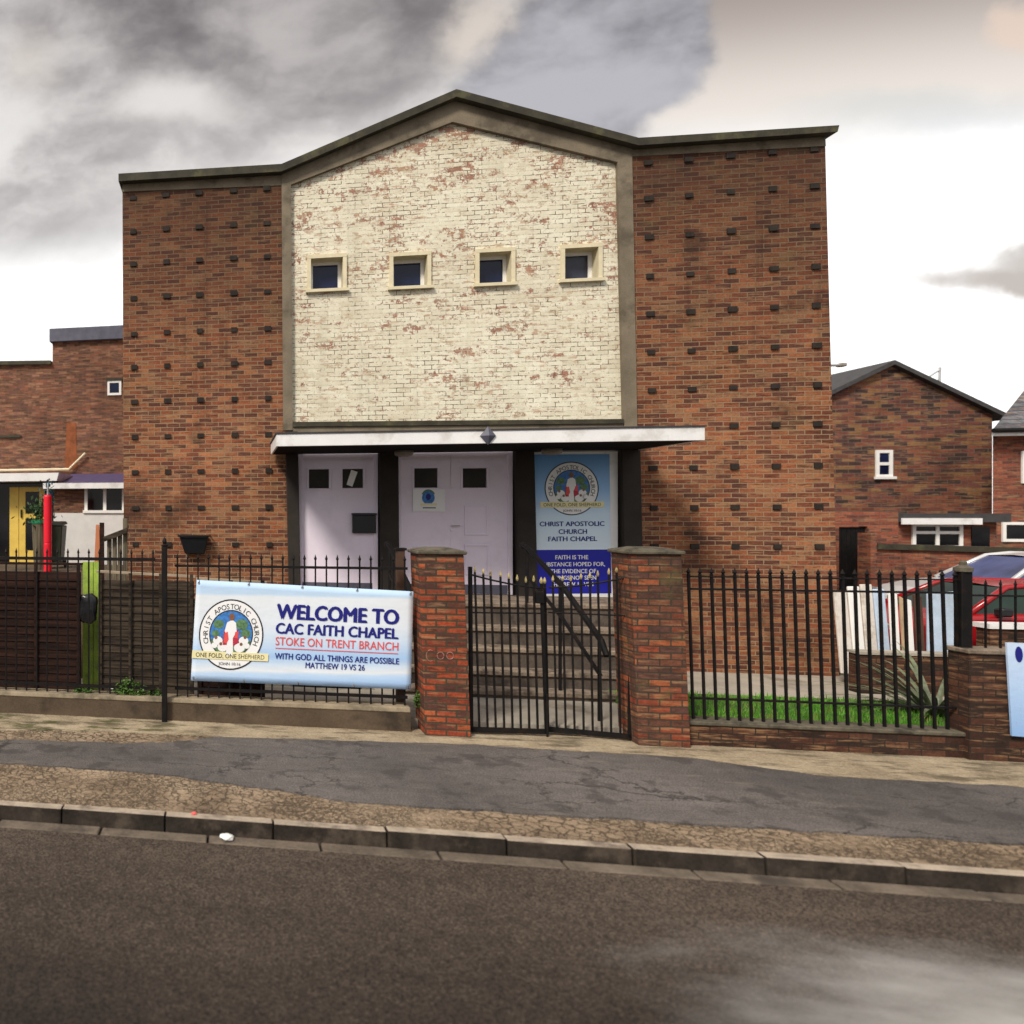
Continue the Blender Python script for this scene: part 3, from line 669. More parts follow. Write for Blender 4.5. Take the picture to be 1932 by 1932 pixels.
B.build('gable_wall', ch)
for (x0, x1), (z0, z1) in zip(opx, opz):
    t = 0.055
    w = mb(M['cream'])          # surround proud of the wall, lining the reveal
    w.box(x0 - 0.05, x0 + 0.012, GP - 0.035, GP + 0.27, z0, z1 - 0.012); w.box(x1 - 0.012, x1 + 0.05, GP - 0.035, GP + 0.27, z0, z1 - 0.012)
    w.box(x0 - 0.05, x1 + 0.05, GP - 0.037, GP + 0.27, z1 - 0.012, z1 + 0.05); w.box(x0 - 0.075, x1 + 0.075, GP - 0.07, GP + 0.27, z0 - 0.05, z0)
    wo_ = w.build('window', ch)
    w = mb(M['upvc']); y = GP + 0.20
    for bx in ((x0 + 0.012, x0 + 0.012 + t, z0, z1 - 0.012), (x1 - 0.012 - t, x1 - 0.012, z0, z1 - 0.012), (x0 + 0.012 + t, x1 - 0.012 - t, z1 - 0.012 - t, z1 - 0.012), (x0 + 0.012 + t, x1 - 0.012 - t, z0, z0 + t)):
        w.box(bx[0], bx[1], y, y + 0.05, bx[2], bx[3])
    w.build('window_frame', wo_)
    mb(M['greyglass' if x0 == opx[3][0] else 'blueglass']).box(x0 + 0.06, x1 - 0.06, y + 0.02, y + 0.035, z0 + 0.05, z1 - 0.06).build('pane', wo_)
# concrete portal frame
y0, y1 = FY - 0.025, FY + 0.28
fr = mb(M['concrete'])
L0, L1, A0, A1, R0, R1 = F(531, 326), F(549, 349), F(856, 188), F(853, 231), F(1191, 280), F(1164, 307)
fr.prism([F(534, 812), F(552, 812), L1, L0], y0, y1)
fr.prism([L0, L1, A1, A0], y0 + 0.0, y1)
fr.prism([A0, A1, R1, R0], y0 + 0.0, y1)
fr.prism([R0, R1, F(1176, 812), F(1201, 812)], y0, y1)
bmesh.ops.remove_doubles(fr.bm, verts=fr.bm.verts, dist=0.001)
fr.build('concrete_frame', ch)
lt = mb(M['concrete']); lt.prism([F(552.5, 818), F(1175.5, 818), F(1175, 800), F(552.5, 806)], y0 + 0.01, y1)
lt.mat(M['coping']).prism([F(552.5, 805.5), F(1175, 799.5), F(1174, 791), F(552.5, 796.5)], y0 - 0.02, y1)
lt.build('lintel', ch)
# copings along the roof line
cp = mb(M['coping'])
CY0, CY1 = FY - 0.16, FY + 9.0
def Cc(px, py): return F(px, py, FY - 0.0)
top = [Cc(226, 335), Cc(530, 317), Cc(856, 178), Cc(1195, 269), Cc(1568, 246)]
bot = [Cc(226, 349), Cc(530, 331), Cc(856, 192), Cc(1195, 283), Cc(1565, 258)]
for i in range(4): cp.prism([bot[i], bot[i + 1], top[i + 1], top[i]], CY0, CY1)
bmesh.ops.remove_doubles(cp.bm, verts=cp.bm.verts, dist=0.001)
cp.build('roof_coping', ch)
# lower front wall around the doors
lw = mb(M['darkcol']); x0 = F(536, 900)[0]; x1 = F(1208, 900)[0]
lw.box(x0 - 0.03, x1 + 0.02, FY + 0.14, FY + 0.4, 0.1, F(860, 812)[1]); lw.build('porch_wall', ch)
def col(px0, px1, d=0.10):
    mb(M['darkcol']).prism([F(px0[1], 1135), F(px1[1], 1135), F(px1[0], 815), F(px0[0], 815)], FY - d, FY + 0.139).build('column', ch, bevel=0.01)
col((538, 545), (561, 567)); col((714, 718), (749, 752)); col((968, 976), (1003, 1011)); col((1164, 1172), (1200, 1207), 0.13)
LZ = 1.26
dz1 = F(860, 853)[1]
def pan(B, x0, x1, z0, z1, Y, d=0.02, w=0.03):
    """a sunk moulded panel: a thin raised bead round it."""
    for q in ((x0, x1, z1 - w, z1), (x0, x1, z0, z0 + w), (x0, x0 + w, z0 + w, z1 - w), (x1 - w, x1, z0 + w, z1 - w)): B.box(q[0], q[1], Y - d, Y + 0.004, q[2], q[3])
def door_leaf(pxs, wins, panels, name='door'):
    x0, x1 = F(pxs[0], 950)[0], F(pxs[1], 950)[0]; Y = FY + 0.06
    B = mb(M['door'])
    holes = sorted((F(w[0], w[2])[0], F(w[1], w[2])[0], F((w[0] + w[1]) / 2, w[3])[1], F((w[0] + w[1]) / 2, w[2])[1]) for w in wins)
    hz0 = min(h[2] for h in holes); hz1 = max(h[3] for h in holes)
    B.box(x0, x1, Y, Y + 0.05, LZ, hz0); B.box(x0, x1, Y, Y + 0.05, hz1, dz1)
    xx = [x0] + [q for h in holes for q in h[:2]] + [x1]
    for i in range(0, len(xx), 2): B.box(xx[i], xx[i + 1], Y, Y + 0.05, hz0, hz1)
    bmesh.ops.remove_doubles(B.bm, verts=B.bm.verts, dist=0.0005)
    for h in holes: pan(B, h[0] - 0.035, h[1] + 0.035, hz0 - 0.035, hz1 + 0.035, Y, 0.018, 0.034)
    for p in panels: pan(B, *[F(p[0], p[2])[0], F(p[1], p[2])[0], F(p[0], p[3])[1], F(p[0], p[2])[1]], Y, 0.018, 0.03)
    D = B.build(name, ch, bevel=0.004)
    for h in holes: mb(M['doorglass']).box(h[0] - 0.01, h[1] + 0.01, Y + 0.022, Y + 0.032, hz0 - 0.01, hz1 + 0.01).build('pane', D)
    return D, Y
fd = mb(M['door'])
for a, b in ((562, 572), (704, 714), (750, 760), (959, 969)):
    fd.box(F(a, 950)[0], F(b, 950)[0], FY + 0.03, FY + 0.135, LZ, dz1 + 0.01)
fd.box(F(562, 950)[0], F(714, 950)[0], FY + 0.032, FY + 0.135, dz1 - 0.04, dz1 + 0.012); fd.box(F(750, 950)[0], F(969, 950)[0], FY + 0.032, FY + 0.135, dz1 - 0.04, dz1 + 0.012)
# two door frames, one to each doorway
fd.bm.free()
for a, b in ((562, 714), (750, 969)):
    q = mb(M['door']); xa, xb = F(a, 950)[0], F(b, 950)[0]; w = 0.075
    q.box(xa, xa + w, FY + 0.03, FY + 0.135, LZ, dz1); q.box(xb - w, xb, FY + 0.03, FY + 0.135, LZ, dz1); q.box(xa + w, xb - w, FY + 0.03, FY + 0.135, dz1 - 0.055, dz1)
    q.build('door_frame', ch, bevel=0.006)
D1, DY = door_leaf((569, 706), [(583.5, 621.5, 885, 921), (647, 686, 885, 921)], [])
bx = mb(M['blackbox']); a, b = F(665, 968), F(709, 1006)
bx.box(a[0], b[0], DY - 0.09, DY - 0.001, b[1], a[1] - 0.04); bx.prism([(a[0] - 0.01, a[1] - 0.04), (b[0] + 0.01, a[1] - 0.04), (b[0] + 0.01, a[1]), (a[0] - 0.01, a[1])], DY - 0.10, DY - 0.001)
bx.build('letter_box', D1, bevel=0.008)
mb(M['upvc']).prism([F(655, 914), F(666, 918), F(676, 890), F(664, 886)], DY + 0.012, DY + 0.015).build('paper_slip', D1)
D2, _ = door_leaf((757, 852), [(783, 827, 883, 920)], [(781, 829, 1030, 1100)])
D3, _ = door_leaf((852.6, 962), [(875, 920, 883, 920)], [(878, 923, 953, 1010), (879, 925, 1027, 1085)])
hd = mb(M['chrome']); q = F(857, 992); hd.tube([(q[0] - 0.03, DY - 0.004, q[1]), (q[0] - 0.03, DY - 0.05, q[1]), (q[0] + 0.09, DY - 0.05, q[1])], 0.011); hd.lathe((q[0] - 0.03, DY - 0.012, q[1] - 0.09), [(0.012, 0), (0.016, 0.01), (0.012, 0.03)], 8); hd.build('handle', D3)
for Dd, px in ((D1, 570), (D2, 758), (D3, 961)):
    for z in (1.55, 2.35, 3.2):
        mb(M['chrome']).tube([(F(px, 950)[0], DY - 0.012, z - 0.05), (F(px, 950)[0], DY - 0.012, z + 0.05)], 0.011, 6).build('hinge', Dd)
for Dd, pa, pb in ((D1, 569, 706), (D2, 757, 852), (D3, 852.6, 962)):
    mb(M['lead']).box(F(pa, 950)[0] + 0.02, F(pb, 950)[0] - 0.02, DY - 0.006, DY - 0.001, LZ + 0.01, LZ + 0.16).build('kick_plate', Dd)
# canopy
cz0, cz1 = 3.635, 3.80; cx0, cx1, cy0 = 0.64, 6.37, 11.42
c = mb(M['soffit']).box(cx0 + 0.03, cx1 - 0.03, cy0 + 0.03, FY - 0.101, cz0 - 0.012, cz1 - 0.02).build('canopy', ch)
f = mb(M['white']); f.box(cx0, cx1, cy0, cy0 + 0.028, cz0 - 0.02, cz1); f.box(cx0, cx0 + 0.028, cy0 + 0.028, FY - 0.102, cz0 - 0.02, cz1); f.box(cx1 - 0.028, cx1, cy0 + 0.028, FY - 0.102, cz0 - 0.02, cz1)
f.build('fascia', c, bevel=0.004)
mb(M['felt']).box(cx0 - 0.015, cx1 + 0.015, cy0 - 0.015, FY - 0.104, cz1 + 0.001, cz1 + 0.022).build('felt_edge', c)
q = onY(921, 822, cy0 - 0.02); r = 0.105
d = mb(M['lead']); cc = Vector((q.x, cy0 - 0.02, q.z))
vv = [cc + Vector(v) for v in ((-r, 0, 0), (0, 0, -r * 1.25), (r, 0, 0), (0, 0, r * 1.25))]; tip = d.bm.verts.new(cc + Vector((0, -0.05, 0)))
bv = [d.bm.verts.new(v) for v in vv]; fv = [d.bm.verts.new(v + Vector((0, 0.018, 0))) for v in vv]
for i in range(4): d.face([bv[i], bv[(i + 1) % 4], tip]); d.face([bv[(i + 1) % 4], bv[i], fv[i], fv[(i + 1) % 4]])
d.face(fv); d.build('diamond_boss', c)
for px in (762, 1041):
    q = onY(px, 846, 12.6); B = mb(M['lampglass']); B.lathe((q.x, 12.6, cz0 - 0.115), [(0.06, 0), (0.13, 0.02), (0.15, 0.06), (0.14, 0.10)], 16); B.build('lamp', c, smooth=True)
# black trough on the left wing
tr = thing('wall_trough', 'black half basket trough fixed low on the left brick wing', 'wall trough', (F(366, 1030)[0], FY, F(366, 1030)[1]))
B = mb(M['blackbox']); a = F(340, 1011); b = F(394, 1044)
B.hexa([(a[0] + 0.09, FY - 0.16, b[1]), (b[0] - 0.07, FY - 0.16, b[1]), (b[0] - 0.07, FY - 0.002, b[1]), (a[0] + 0.09, FY - 0.002, b[1]), (a[0], FY - 0.24, a[1]), (b[0], FY - 0.24, a[1]), (b[0], FY - 0.002, a[1]), (a[0], FY - 0.002, a[1])])
B.build('basket', tr, bevel=0.015)
mb(M['black']).tube([(a[0] - 0.02, FY - 0.01, a[1] + 0.01), (a[0] - 0.02, FY - 0.26, a[1] + 0.01), (b[0] + 0.02, FY - 0.26, a[1] + 0.01), (b[0] + 0.02, FY - 0.01, a[1] + 0.01)], 0.015).build('rim', tr)

# poster board in the third doorway
PYY = FY - 0.03
ps = thing('church_sign', 'tall blue poster board with round badge and navy foot, right of the double doors', 'sign', (F(1078, 1122)[0], PYY, LZ))
p00, p10, p11, p01 = [Vector((F(*q)[0], PYY, F(*q)[1])) for q in ((1010, 1120), (1152, 1119), (1148, 857), (1004, 858))]
def PM(u, v, l):
    q = (p00 * (1 - u) + p10 * u) * (1 - v) + (p01 * (1 - u) + p11 * u) * v; q.y -= l; return q
def sheet(B, mp, u0, u1, v0, v1, l, nu=6, nv=6, wave=0.0):
    uvl = B.bm.loops.layers.uv.verify()
    gv = [[B.bm.verts.new(mp(u0 + (u1 - u0) * i / nu, v0 + (v1 - v0) * j / nv, l + wave * math.sin(i * 2.1 + j * 1.3))) for i in range(nu + 1)] for j in range(nv + 1)]
    for j in range(nv):
        for i in range(nu):
            f = B.face([gv[j][i], gv[j][i + 1], gv[j + 1][i + 1], gv[j + 1][i]])
            for lp, (a, b) in zip(f.loops, ((i, j), (i + 1, j), (i + 1, j + 1), (i, j + 1))): lp[uvl].uv = (a / nu, b / nv)
    return B
B = mb(M['white']); a, b = F(1003, 860), F(1164, 1124); B.box(a[0] - 0.02, b[0], PYY + 0.004, PYY + 0.05, LZ, F(1080, 855)[1] + 0.02); B.build('backboard', ps)
B = mb(M['poster']); sheet(B, PM, 0, 1, 0.315, 1, 0.0); B.build('upper_panel', ps)
B = mb(M['posterdark']); sheet(B, PM, 0, 1, 0, 0.315, 0.0); B.build('navy_panel', ps)
emblem(ps, 0.50, 0.755, 0.355, 0.193, PM, 0.0)
for s, u0, u1, v in (('CHRIST APOSTOLIC', 0.07, 0.92, 0.502), ('CHURCH', 0.32, 0.69, 0.446), ('FAITH CHAPEL', 0.18, 0.82, 0.394)):
    B = mb(M['navy']); put_text(B, s, u0, u1, v, 0.034, PM, 0.003, 0.010, 0.030); B.build('lettering', ps)
for s, u0, u1, v in (('FAITH IS THE', 0.27, 0.70, 0.262), ('SUBSTANCE HOPED FOR,', 0.08, 0.92, 0.212), ('THE EVIDENCE OF', 0.20, 0.80, 0.162), ('THINGS NOT SEEN', 0.20, 0.80, 0.115), ('HEBREW 11 VS 1', 0.24, 0.76, 0.068)):
    B = mb(M['inkwhite']); put_text(B, s, u0, u1, v, 0.030, PM, 0.003, 0.010, 0.026); B.build('lettering', ps)
# white notice on the left leaf of the double doors
NY = DY - 0.022
n0, n1 = F(780, 965), F(841, 923)
nt = thing('door_notice', 'white landscape notice with small coloured badge on the double door', 'notice', (n0[0], NY, n0[1]))
NM = lambda u, v, l: Vector((n0[0] + (n1[0] - n0[0]) * u, NY - l, n0[1] + (n1[1] - n0[1]) * v))
mb(M['inkwhite']).box(n0[0], n1[0], NY, NY + 0.006, n0[1], n1[1]).build('sheet', nt)
B = mb(M['inkblue']); put_disc(B, 0.48, 0.62, 0.20, 0.30, NM, 0.002, 20); B.mat(M['inkgreen']); put_disc(B, 0.48, 0.66, 0.22, 0.34, NM, 0.0015, 20, 20, 160)
B.mat(M['navy']); put_disc(B, 0.48, 0.66, 0.08, 0.15, NM, 0.003, 12); B.mat(M['inkcream']); put_poly(B, [(0.24, 0.27), (0.74, 0.27), (0.74, 0.37), (0.24, 0.37)], NM, 0.003)
B.build('emblem', nt)
B = mb(M['lead']); put_poly(B, [(0.31, 0.14), (0.71, 0.14), (0.71, 0.19), (0.31, 0.19)], NM, 0.002); B.build('lettering', nt)

# ------------------------------------------------------------------ steps and handrails
st = thing('entrance_steps', 'worn concrete steps and landing rising behind the iron gate to the chapel doors', 'steps', (4.2, 12.0, 0.1))
SX0, SX1 = 2.3, 5.55
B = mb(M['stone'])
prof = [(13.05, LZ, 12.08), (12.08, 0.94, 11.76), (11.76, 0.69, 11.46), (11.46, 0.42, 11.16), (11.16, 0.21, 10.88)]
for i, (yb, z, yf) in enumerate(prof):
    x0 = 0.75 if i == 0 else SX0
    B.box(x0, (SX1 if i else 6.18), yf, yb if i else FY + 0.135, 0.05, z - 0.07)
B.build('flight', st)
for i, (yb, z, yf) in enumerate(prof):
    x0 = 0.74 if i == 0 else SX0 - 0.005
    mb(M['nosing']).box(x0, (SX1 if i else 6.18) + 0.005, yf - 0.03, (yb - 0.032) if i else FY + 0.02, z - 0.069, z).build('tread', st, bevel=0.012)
def handrail(x, label):
    h = thing('handrail', label, 'handrail', (x, 10.9, 0.6), 'handrails of the entrance steps')
    pts = [(x, 12.3, 2.12), (x, 12.15, 2.10), (x, 10.9, 1.62), (x, 9.85, 1.08), (x, 9.72, 0.92)]
    mb(M['black']).tube(pts, 0.036, 8).build('top_rail', h)
    mb(M['black']).tube([(q[0], q[1] + 0.03, q[2] - 0.42) for q in pts[1:4]], 0.026, 6).build('lower_rail', h)
    for y, zt, zb in ((12.15, 2.08, LZ), (11.0, 1.65, 0.21), (9.9, 1.10, YR)): mb(M['black']).tube([(x, y, zb - 0.02), (x, y, zt)], 0.022, 8).build('post', h)
    mb(M['black']).lathe((x, 12.3, 2.07), [(0.02, 0), (0.055, 0.03), (0.055, 0.07), (0.02, 0.1)], 10).build('end_knob', h)
handrail(4.38, 'black iron handrail coming down the steps right behind the gate')
handrail(2.40, 'black iron handrail dropping behind the left brick gate pier')

# ------------------------------------------------------------------ gate piers
def pier(c, label, m='pier', cap_over=0.03, depth=0.45, y=9.25, cap_h=0.07):
    p = thing('gate_pier', label, 'gate pier', ((c[0][0] + c[1][0]) / 2, y + depth / 2, 0), 'brick gate piers')
    (bx0, bx1), (tx0, tx1), zt = (c[0][0], c[1][0]), (c[2][0], c[3][0]), c[2][1]
    B = mb(M[m]); B.hexa([(bx0, y, -0.05), (bx1, y, -0.05), (bx1, y + depth, -0.05), (bx0, y + depth, -0.05), (tx0, y, zt), (tx1, y, zt), (tx1, y + depth, zt), (tx0, y + depth, zt)])
    B.build('brick_shaft', p, bevel=0.006)
    B = mb(M['cap']); o = cap_over
    B.box(tx0 - o, tx1 + o, y - o, y + depth + o, zt + 0.001, zt + cap_h * 0.6)
    B.hexa([(tx0 - o * 0.5, y - o * 0.5, zt + cap_h * 0.6 + 0.001), (tx1 + o * 0.5, y - o * 0.5, zt + cap_h * 0.6 + 0.001), (tx1 + o * 0.5, y + depth + o * 0.5, zt + cap_h * 0.6 + 0.001), (tx0 - o * 0.5, y + depth + o * 0.5, zt + cap_h * 0.6 + 0.001), (tx0 + 0.12, y + 0.12, zt + cap_h * 1.1), (tx1 - 0.12, y + 0.12, zt + cap_h * 1.1), (tx1 - 0.12, y + depth - 0.12, zt + cap_h * 1.1), (tx0 + 0.12, y + depth - 0.12, zt + cap_h * 1.1)])
    B.build('cap_stone', p, bevel=0.01)
    return p
def PF(px, py, Y=9.25): q = onY(px, py, Y); return (q.x, q.z)
p1 = pier([PF(803, 1390), PF(889, 1390), PF(791, 1046), PF(875, 1046)], 'bright red brick gate pier beside the welcome banner, left of the gate')
p2 = pier([PF(1206, 1412), PF(1304, 1412), PF(1190, 1046), PF(1286, 1046)], 'darker red brick gate pier right of the gate, by the lawn railings', 'pierdark')
B = mb(M['graffiti'])
for px, a0, n_ in ((812, 60, 9), (831, 0, 13), (849, 0, 13)):
    q = PF(px, 1237); pts = [(q[0] + 0.042 * math.cos(a) * (0.9 if px > 812 else 1.1), 9.2485, q[1] + 0.042 * math.sin(a) * (1 if px > 812 else 1.6)) for a in [math.radians(a0 + 30 * k) for k in range(n_)]]
    B.tube(pts, 0.005, 5)
B.build('graffiti', p1)

# ------------------------------------------------------------------ dwarf walls
wl_ = thing('low_wall', 'low stained concrete wall under the left railings, running up to the brick pier', 'low wall', (-1.5, 9.45, 0))
zL = 0.30
B = mb(M['dwarf']); B.hexa([(-9, 9.36, -0.1), (2.09, 9.36, -0.1), (2.09, 9.60, -0.1), (-9, 9.60, -0.1), (-9, 9.36, 0.22), (2.09, 9.36, 0.235), (2.09, 9.60, 0.235), (-9, 9.60, 0.22)]); B.build('wall', wl_)
B = mb(M['dwarftop']); B.hexa([(-9, 9.345, 0.221), (2.09, 9.345, 0.236), (2.09, 9.60, 0.236), (-9, 9.60, 0.221), (-9, 9.365, 0.275), (2.09, 9.365, 0.30), (2.09, 9.60, 0.30), (-9, 9.60, 0.275)]); B.build('coping', wl_, bevel=0.012)
wr_ = thing('low_wall', 'low dark brick wall under the right railings in front of the lawn', 'low wall', (6.4, 9.45, 0))
mb(M['lowwall']).box(5.02, 7.72, 9.36, 9.60, -0.1, 0.235).build('wall', wr_)
mb(M['cap']).box(5.0, 7.72, 9.34, 9.61, 0.236, 0.285).build('coping', wr_, bevel=0.012)

# ------------------------------------------------------------------ railings
def bar_mesh(B, x, y, z0, z1, r=0.009, tip=True, gold=False, spear=0.075, lean=0.0):
    k = lean * (z1 - z0)
    B.mat(M['black']); B.hexa([(x - r, y - r, z0), (x + r, y - r, z0), (x + r, y + r, z0), (x - r, y + r, z0), (x - r - k, y - r, z1), (x + r - k, y - r, z1), (x + r - k, y + r, z1), (x - r - k, y + r, z1)]); x -= k
    if tip:
        if gold: B.mat(M['gold'])
        B.lathe((x, y, z1), [(r * 0.9, 0), (r * (1.5 if gold else 2.0), spear * 0.30), (r * 1.2, spear * 0.55), (0.001, spear)], 6)
def railing(label, xs, y, zb, zrail, ztop, rails, posts=(), group=None, loc=None, gold=False, r=0.009, lean=0.0):
    R = thing('railing', label, 'railing', loc or (sum(xs) / len(xs), y, zb))
    first = None
    for x in xs:
        if first is None:
            B = MB(); bar_mesh(B, x, y, zb, ztop, r, True, gold, 0.075, lean); first = B.build('bar', R); fx = x
        else:
            o = first.copy(); COL.objects.link(o); adopt(o, R); o.location = (x - fx, 0, 0)
    for z, h in rails: mb(M['black']).box(xs[0] - 0.03, xs[-1] + 0.03, y - 0.016, y + 0.016, z - h / 2, z + h / 2).build('rail', R)
    return R
def frange(a, b, n): return [a + (b - a) * i / (n - 1) for i in range(n)]
# left of the thick post
px0 = onY(312, 1060, 9.42).x
def zat(px, py, Y=9.42): return onY(px, py, Y).z
xs = [px0 - 0.16 - 0.139 * k for k in range(30)][::-1]
railing('black spear topped railing left of the thick iron post, before the brown fence panels', xs, 9.45, 0.26, 0, zat(200, 1046), [(zat(200, 1055), 0.04), (0.385, 0.035)])
xe = onY(768, 1060, 9.42).x
xs = frange(px0 + 0.15, xe - 0.02, 22)
railing('black spear topped railing behind the welcome banner, between thick post and pier', xs, 9.45, 0.28, 0, zat(600, 1058), [(zat(600, 1071), 0.03), (0.40, 0.035)])
po = thing('railing_post', 'thick black iron post standing in front of the low wall, left of the banner', 'post', (px0, 9.33, 0))
mb(M['black']).box(px0 - 0.033, px0 + 0.033, 9.27, 9.335, -0.05, zat(311, 1030)).build('shaft', po, bevel=0.006)
mb(M['black']).lathe((px0, 9.302, zat(311, 1030)), [(0.035, 0), (0.045, 0.015), (0.02, 0.03), (0.03, 0.06), (0.02, 0.09), (0.004, 0.115)], 10).build('finial', po)
gp = thing('flank_shade_post', 'added dark post standing for shade on the left flank of the brick gate pier', 'post', (2.06, 9.6, 0.3))
mb(M['plankbrown']).box(1.99, 2.08, 9.62, 9.72, 0.1, 2.16).build('shaft', gp); mb(M['black']).box(1.97, 2.10, 9.61, 9.73, 2.161, 2.19).build('cap', gp)  # added post: the pier's shadowed flank made as a dark shape
# right railing
xq0 = onY(1308, 1340, 9.45).x; xq1 = onY(1812, 1340, 9.45).x
xs = frange(xq0, xq1, 23)
railing('black railing on the dark low wall in front of the lawn', xs, 9.45, 0.26, 0, onY(1500, 1085, 9.45).z, [(onY(1500, 1114, 9.45).z, 0.022), (onY(1500, 1324, 9.45).z, 0.022), (onY(1500, 1090, 9.45).z, 0.014)], gold=False, r=0.0115, lean=0.03)
x3 = onY(1817, 1100, 9.45).x
po = thing('railing_post', 'square dark iron post at the right end of the lawn railings', 'post', (x3, 9.45, 0))
mb(M['black']).box(x3 - 0.05, x3 + 0.05, 9.40, 9.50, 0.0, onY(1815, 1078, 9.45).z).build('shaft', po, bevel=0.006)
mb(M['cap']).lathe((x3, 9.45, onY(1815, 1078, 9.45).z), [(0.075, 0), (0.075, 0.04), (0.03, 0.07), (0.03, 0.10), (0.01, 0.12)], 10).build('finial', po)
wy = 9.30
x4 = onY(1829, 1300, wy).x
w3 = thing('corner_wall', 'waist high dark brick wall carrying a blue sign at the right edge', 'wall', (x4 + 1.5, wy + 0.1, 0))
zt = onY(1860, 1226, wy).z
mb(M['lowwall']).box(x4, x4 + 4.2, wy, wy + 0.24, -0.1, zt - 0.05).build('brickwork', w3)
mb(M['nosing']).box(x4 - 0.02, x4 + 4.2, wy - 0.02, wy + 0.26, zt - 0.049, zt).build('coping', w3, bevel=0.01)
xs = frange(x4 + 0.12, x4 + 2.4, 18)
railing('thin black railing along the top of the corner wall, right of the square post', xs, wy + 0.13, zt - 0.01, 0, onY(1880, 1108, wy).z, [(onY(1880, 1126, wy).z, 0.02)], r=0.007)
# blue sign at the edge of the frame
sg = thing('wall_sign', 'pale blue sign with a dark round mark on the corner wall, cut by the frame', 'sign', (onY(1905, 1390, wy - 0.04).x, wy - 0.04, 0.3))
s00, s10, s11, s01 = [onY(px, py, wy - 0.035) for px, py in ((1908, 1388), (2120, 1405), (2110, 1222), (1898, 1212))]
def SM(u, v, l):
    q = (s00 * (1 - u) + s10 * u) * (1 - v) + (s01 * (1 - u) + s11 * u) * v; q.y -= l; return q
B = mb(M['sidebanner']); sheet(B, SM, 0, 1, 0, 1, 0.0)
o = B.build('panel', sg); so_ = o.modifiers.new('thick', 'SOLIDIFY'); so_.thickness = 0.02; so_.offset = 0
B = mb(M['navy']); put_disc(B, 0.10, 0.88, 0.035, 0.085, SM, 0.014, 18); B.build('emblem', sg)

# ------------------------------------------------------------------ gate: two leaves that dip to the middle
gx0, gx1 = PF(889, 1390, 9.42)[0] - 0.02, PF(1192, 1390, 9.42)[0]
gy = 9.42; mid = (gx0 + gx1) / 2
def ztop(x):
    f = abs(x - mid) / (gx1 - mid)
    return 1.735 + 0.165 * (f ** 1.6)
def gate(xa, xb, label, hinge_left):
    Gt = thing('gate', label, 'gate', (xa if hinge_left else xb, gy, 0.02), 'leaves of the entrance gate')
    n = 9
    xs = frange(xa, xb, n + 1)
    for i, x in enumerate(xs):
        st_ = (i == 0 if hinge_left else i == n)
        zt = 1.985 if st_ else ztop(x) + 0.06 + random.uniform(-0.012, 0.012)
        B = MB(); bar_mesh(B, x, gy, 0.05, zt, 0.019 if st_ else (0.014 if i in (0, n) else 0.010), not st_, True, 0.075, 0.0 if st_ else 0.022 + random.uniform(-0.006, 0.006)); B.build('bar', Gt)
    B = mb(M['black']); B.tube([(x, gy, ztop(x)) for x in frange(xa, xb, 13)], 0.012, 6); B.build('top_rail', Gt)
    mb(M['black']).box(xa - 0.02, xb + 0.02, gy - 0.019, gy + 0.019, 0.03, 0.085).build('bottom_rail', Gt)
    mb(M['black']).tube([(xa, gy + 0.015, 1.44), (xb, gy + 0.015, 1.44)], 0.010, 6).build('middle_rail', Gt)
    Gt.rotation_euler = (0, -0.006 if hinge_left else 0.004, 0.035 if hinge_left else -0.18)
    return Gt
g1 = gate(gx0 + 0.02, mid - 0.02, 'left leaf of the black iron gate, hung on the bright red pier', True)
g2 = gate(mid + 0.03, gx1 - 0.02, 'right leaf of the black iron gate, hung on the darker pier', False)
B = mb(M['black']); B.box(mid - 0.13, mid - 0.045, gy - 0.035, gy + 0.035, 1.56, 1.70); B.build('lock', g1, bevel=0.008)
B = mb(M['black']); B.tube([(mid - 0.02, gy - 0.03, 0.5), (mid - 0.02, gy - 0.03, -0.02)], 0.012, 6); B.build('drop_bolt', g1)

# ------------------------------------------------------------------ welcome banner tied to the railing
bn = thing('banner', 'wide pale blue welcome banner with round badge tied to the black railing', 'banner', (onY(570, 1290, 9.38).x, 9.38, 0.5))
BY = 9.40
b00, b10, b11, b01 = [onY(px, py, BY) for px, py in ((360, 1284), (775, 1301), (780, 1116), (371, 1094))]
def BM(u, v, l):
    q = (b00 * (1 - u) + b10 * u) * (1 - v) + (b01 * (1 - u) + b11 * u) * v
    q.y -= l + 0.0018 * math.sin(u * 9 + v * 2) + 0.001 * math.sin(u * 23 - v * 5); return q
B = mb(M['banner']); sheet(B, BM, 0, 1, 0, 1, 0.0, 40, 16)
o = B.build('sheet', bn, smooth=True); so_ = o.modifiers.new('thick', 'SOLIDIFY'); so_.thickness = 0.004; so_.offset = 0
for u, v in ((0.012, 0.03), (0.25, 0.02), (0.5, 0.02), (0.75, 0.02), (0.988, 0.03), (0.012, 0.97), (0.25, 0.98), (0.5, 0.98), (0.75, 0.98), (0.988, 0.97)):
    e = mb(M['chrome']); put_ring(e, u, v, 0.006, 0.013, 0.003, 0.0065, BM, 0.006, 14)
    q = BM(u, v, 0.004); e.mat(M['black']).tube([q, q + Vector((0.004, -0.006, 0.03 if v > 0.5 else -0.02)), q + Vector((0.0, 0.03, 0.045 if v > 0.5 else -0.03))], 0.004, 5); e.build('eyelet_tie', bn)
emblem(bn, 0.178, 0.475, 0.152, 0.352, BM, 0.005)
